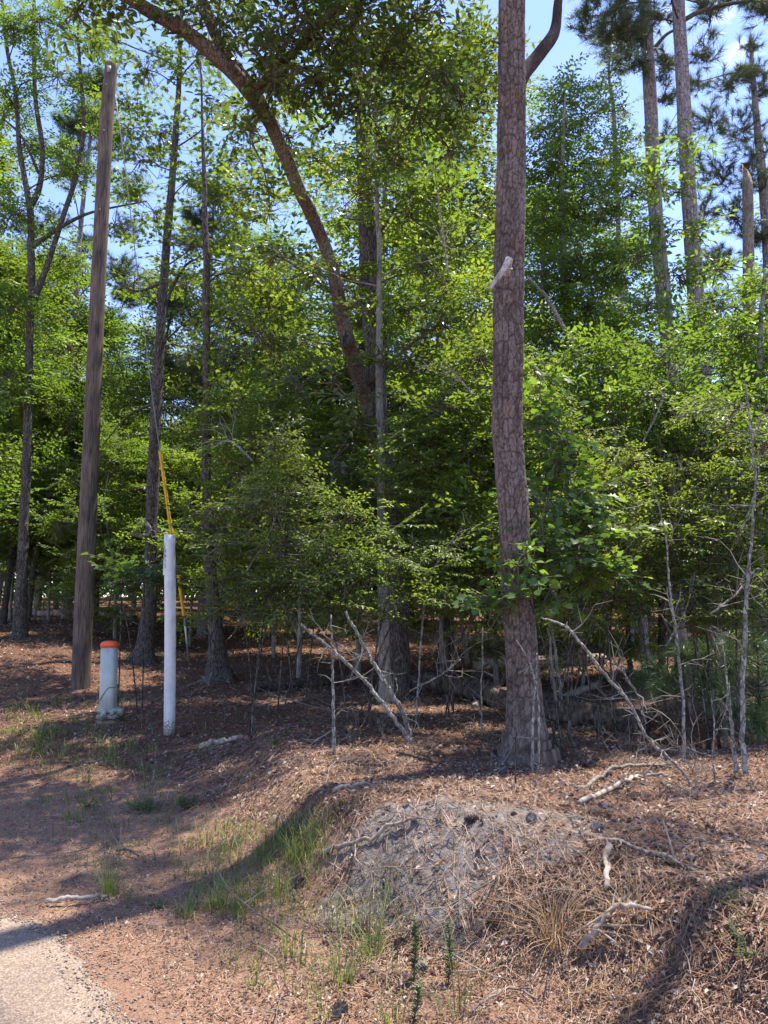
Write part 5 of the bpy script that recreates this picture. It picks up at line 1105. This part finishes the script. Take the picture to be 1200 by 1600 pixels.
def bx(mb, c, s, rot=0.0, tz=1.0, r=.5):
    hx, hy, hz = s[0] / 2, s[1] / 2, s[2] / 2; v = []
    for z, k in ((-hz, 1), (hz, tz)):
        for x, y in ((-1, -1), (1, -1), (1, 1), (-1, 1)):
            X, Yy = x * hx * k, y * hy * k; v.append((c[0] + X * math.cos(rot) - Yy * math.sin(rot), c[1] + X * math.sin(rot) + Yy * math.cos(rot), c[2] + z))
    mb.add(np.array(v), [[0, 3, 2, 1], [4, 5, 6, 7], [0, 1, 5, 4], [1, 2, 6, 5], [2, 3, 7, 6], [3, 0, 4, 7]], None, r)
ptop, ptr, upole = utility_pole()
def guy():
    g = ground_at(296, 1036); t = thing('guy_wire', g, 'steel guy wire with yellow guards running down behind the white pipe', 'guy wire')
    a = ptop + V(.08, .05, -.6); pts = [(195, 258), (213, 410), (238, 620), (250, 705), (268, 835), (279, 905), (288, 965), (296, 1036)]
    Ys = np.interp([p[1] for p in pts], [150, 1036], [ptop[1] + .3, g[1]])
    P = np.array([a] + [at(p[0], p[1], y) for p, y in zip(pts, Ys)]); P[-1] = g - V(0, 0, .1)
    mb = MB(); tube(mb, P[:7], np.full(7, .010), 6); part('cable', mb, M['steel'], t)
    def guard(i, j, u0, u1, nm):
        mb = MB(); A = P[i] * (1 - u0) + P[i + 1] * u0; B = P[j] * (1 - u1) + P[j + 1] * u1; C = catmull([A, (A + B) / 2, B], 60)
        tube(mb, C, .033 + .004 * (np.arange(60) % 4 == 0), 12, .02); part('guard', mb, M['yellow'], t)
    guard(4, 4, 0, 1, 'a'); guard(6, 6, -.1, .95, 'b')
    mb = MB(); tube(mb, P[7:], np.array([.016, .014]), 8); rod_ = part('anchor_rod', mb, M['steel'], t)
    mb = MB(); c = P[7] * .65 + P[8] * .35; d = nrm(P[8] - P[7]); tube(mb, np.array([c - d * .2, c + d * .2]), [.022, .022], 8); part('cable_clamp', mb, M['pipe_white'], rod_)
guy()
def white_pipe():
    b = ground_at(265, 1147); Y = b[1]; P, Rr = px_path([(265, 1150, 18.5), (266, 980, 17.5), (265, 836, 16.5)], Y); P[0] = b - V(0, 0, .08); r = Rr[1]
    t = thing('marker_pipe', b, 'tall white plastic pipe standing upright in the litter', 'pipe')
    mb = MB(); C = catmull(P, 20); n = 32
    th = np.linspace(0, 6.283, n, endpoint=False); ring = np.stack([np.cos(th), np.sin(th), 0 * th], 1)
    v = np.vstack([c + ring * r for c in C] + [C[-1] + ring * r * .9, C[-1] + ring * r * .9 - V(0, 0, .5)]); k = len(C) + 2
    i = np.arange(k - 1)[:, None] * n; j = np.arange(n)[None]; j2 = (j + 1) % n
    mb.add(v, np.stack([i + j, i + j2, i + n + j2, i + n + j], -1).reshape(-1, 4)); tube_ = part('tube', mb, M['pipe_white'], t)
    # stamped print: small dark glyph strokes wrapped on the surface, two lines running up the pipe
    rng = np.random.default_rng(4); mb = MB(); ztop = C[-1][2]
    for ang, z0, z1 in ((3.78, .13, .42), (4.02, .10, .42), (4.25, .17, .42)):
        z = z0
        while z < z1:
            if rng.random() < .86:
                for s in range(rng.integers(2, 4)):
                    vert = rng.random() < .5; da = rng.uniform(-.055, .055); dz = rng.uniform(-.006, .006); wa = .015 if vert else .07; hz = .012 if vert else .0035
                    cen = None; q = []
                    for (sa, sz) in ((-1, -1), (1, -1), (1, 1), (-1, 1)):
                        A_ = ang + da + sa * wa; zz = ztop - z + dz + sz * hz; f = (zz - C[0][2]) / (C[-1][2] - C[0][2]); ctr = C[0] + (C[-1] - C[0]) * f
                        q.append((ctr[0] + math.cos(A_) * (r + .0015), ctr[1] + math.sin(A_) * (r + .0015), zz))
                    mb.add(np.array(q), [[0, 1, 2, 3]])
            z += .021
    part('printed_lettering', mb, M['ink_and_hole_shade'], tube_, False)
white_pipe()
def pedestal():
    b = ground_at(167, 1128); Y = b[1]; s = depth(at(167, 1128, Y)) / 1200
    t = thing('cable_pedestal', b, 'short grey green utility pedestal with a bright orange cap', 'pedestal')
    cx = b + V(0, 0, 0); w = 24.5 * s / 2; zt = at(166, 1001, Y)[2]; z0 = at(166, 1105, Y)[2]
    def rsq(z, hw, k=28, e=.5, c=cx):
        a = np.linspace(0, 6.283, k, endpoint=False); return np.stack([c[0] + hw * np.sign(np.cos(a)) * np.abs(np.cos(a)) ** e, c[1] + hw * np.sign(np.sin(a)) * np.abs(np.sin(a)) ** e, np.full(k, z)], 1)
    def loft(mb, rings, cap=True):
        k = len(rings[0]); v = np.vstack(rings); m = len(rings); i = np.arange(m - 1)[:, None] * k; j = np.arange(k)[None]; j2 = (j + 1) % k
        q = np.stack([i + j, i + j2, i + k + j2, i + k + j], -1).reshape(-1, 4); tt = None
        if cap:
            v = np.vstack([v, rings[0].mean(0), rings[-1].mean(0)]); a = np.arange(k); b2 = (a + 1) % k
            tt = np.vstack([np.stack([b2, a, np.full(k, m * k)], 1), np.stack([(m - 1) * k + a, (m - 1) * k + b2, np.full(k, m * k + 1)], 1)])
        mb.add(v, q, tt)
    zc = at(166, 1010, Y)[2]; c2 = cx + V(-.01, 0, 0)
    mb = MB(); loft(mb, [rsq(z0 - .03, w, e=.62), rsq(z0 + .2, w * .985, e=.62), rsq(zc, w * .97, e=.62, c=c2)]); part('housing', mb, M['pedestal'], t)
    hc = zt - zc
    mb = MB(); loft(mb, [rsq(zc - .012, w * 1.07, e=.66, c=c2), rsq(zc + hc * .45, w * 1.07, e=.66, c=c2), rsq(zc + hc * .75, w * .95, e=.7, c=c2), rsq(zc + hc * .93, w * .7, e=.8, c=c2), rsq(zc + hc, w * .35, e=1, c=c2)]); part('cap', mb, M['cap_orange'], t)
    mb = MB(); H = z0 - b[2]; rot = .15; off = cx + V(.03, -.01, 0)
    for zz, sx, hh in ((.84, 1.35, .26), (.60, 1.30, .05), (.42, 1.38, .28), (.20, 1.30, .05), (.02, 1.25, .3)):
        rings = []
        for dz, kx in ((-hh / 2, .95), (-hh / 2 + .05, 1), (hh / 2 - .05, 1), (hh / 2, .93)): rings.append(rsq(b[2] + H * (zz + dz) , w * sx * kx, e=.45, c=off))
        loft(mb, rings)
    bx(mb, (off[0] + w * 1.3, off[1], b[2] + H * .72), (.1, .16, H * .4), .1); bx(mb, (off[0] - w * .2, off[1] - w * 1.35, b[2] + H * .6), (.07, .05, H * .75)); bx(mb, (off[0] + w * .8, off[1] - w * 1.3, b[2] + H * .72), (.05, .05, H * .3))
    part('base', mb, M['pedestal_base'], t, False)
    mb = MB(); P = np.array([V(cx[0] - w * .9, cx[1] - w * 1.02, z0 + .06), V(cx[0] - w * .1, cx[1] - w * 1.06, z0 + .2), V(cx[0] + w * .4, cx[1] - w * 1.08, z0 + .26), V(cx[0] + w * 1.2, cx[1] - w * .9, z0 + .26)])
    tube(mb, catmull(P, 14), np.full(14, .004), 6); solo('thin_vine', mb, M['twig_live'], P[0], 'thin green vine stem curling across the front of the pedestal', 'vine')
pedestal()

# ------------------------------------------------------------------ light, sky, camera
w = bpy.data.worlds.new('World'); scene.world = w; w.use_nodes = True; nt = w.node_tree; L = nt.links.new
for n_ in list(nt.nodes): nt.nodes.remove(n_)
sky = N(nt, 'ShaderNodeTexSky', sky_type='NISHITA', sun_disc=False, sun_elevation=SUN_EL, sun_rotation=SUN_AZ, air_density=1.0, dust_density=.2, ozone_density=3.0)
tc = N(nt, 'ShaderNodeTexCoord'); mp = N(nt, 'ShaderNodeMapping'); mp.inputs['Scale'].default_value = (1, 1, 2.2); mp.inputs['Location'].default_value = (.35, .1, .2); L(tc.outputs['Generated'], mp.inputs[0])
nz = N(nt, 'ShaderNodeTexNoise', inputs={'Scale': 3.2, 'Detail': 7.0, 'Roughness': .58}); L(mp.outputs[0], nz.inputs['Vector'])
cf = N(nt, 'ShaderNodeMapRange', inputs={1: .64, 2: .80, 3: 0., 4: .75}); L(nz.outputs[0], cf.inputs[0])
mx = N(nt, 'ShaderNodeMixRGB'); mx.inputs[2].default_value = (9.5, 10, 11, 1); tn = N(nt, 'ShaderNodeMixRGB', blend_type='MULTIPLY', inputs={0: 1.0}); tn.inputs[2].default_value = (.97, .90, 1.05, 1); L(sky.outputs[0], tn.inputs[1]); L(cf.outputs[0], mx.inputs[0]); L(tn.outputs[0], mx.inputs[1])
bg = N(nt, 'ShaderNodeBackground', inputs={'Strength': .15}); L(mx.outputs[0], bg.inputs[0]); o = N(nt, 'ShaderNodeOutputWorld'); L(bg.outputs[0], o.inputs[0])
sun = bpy.data.lights.new('sun', 'SUN'); sun.energy = 4.3; sun.angle = math.radians(.5); sun.color = (1, .93, .82); so = bpy.data.objects.new('sun', sun); COL.objects.link(so)
sd = Vector((math.sin(SUN_AZ) * math.cos(SUN_EL), math.cos(SUN_AZ) * math.cos(SUN_EL), math.sin(SUN_EL))); so.rotation_euler = sd.to_track_quat('Z', 'Y').to_euler(); so.location = (0, 0, 40)
cam = bpy.data.cameras.new('camera'); cam.sensor_fit = 'VERTICAL'; cam.sensor_height = 36; cam.sensor_width = 27; cam.lens = 27.0; cam.clip_start = .05; cam.clip_end = 2000
co = bpy.data.objects.new('camera', cam); COL.objects.link(co); co.location = (0, 0, CAMZ); co.rotation_euler = (math.radians(90) + PITCH, 0, 0); scene.camera = co
scene.render.resolution_x = 768; scene.render.resolution_y = 1024
vs = scene.view_settings; vs.view_transform = 'Standard'; vs.look = 'None'; vs.exposure = 1.34; vs.gamma = 1
cy = scene.cycles; cy.max_bounces = 7; cy.diffuse_bounces = 3; cy.glossy_bounces = 2; cy.transmission_bounces = 4; cy.transparent_max_bounces = 4; cy.sample_clamp_indirect = 6
cy.use_denoising = True; cy.use_adaptive_sampling = False
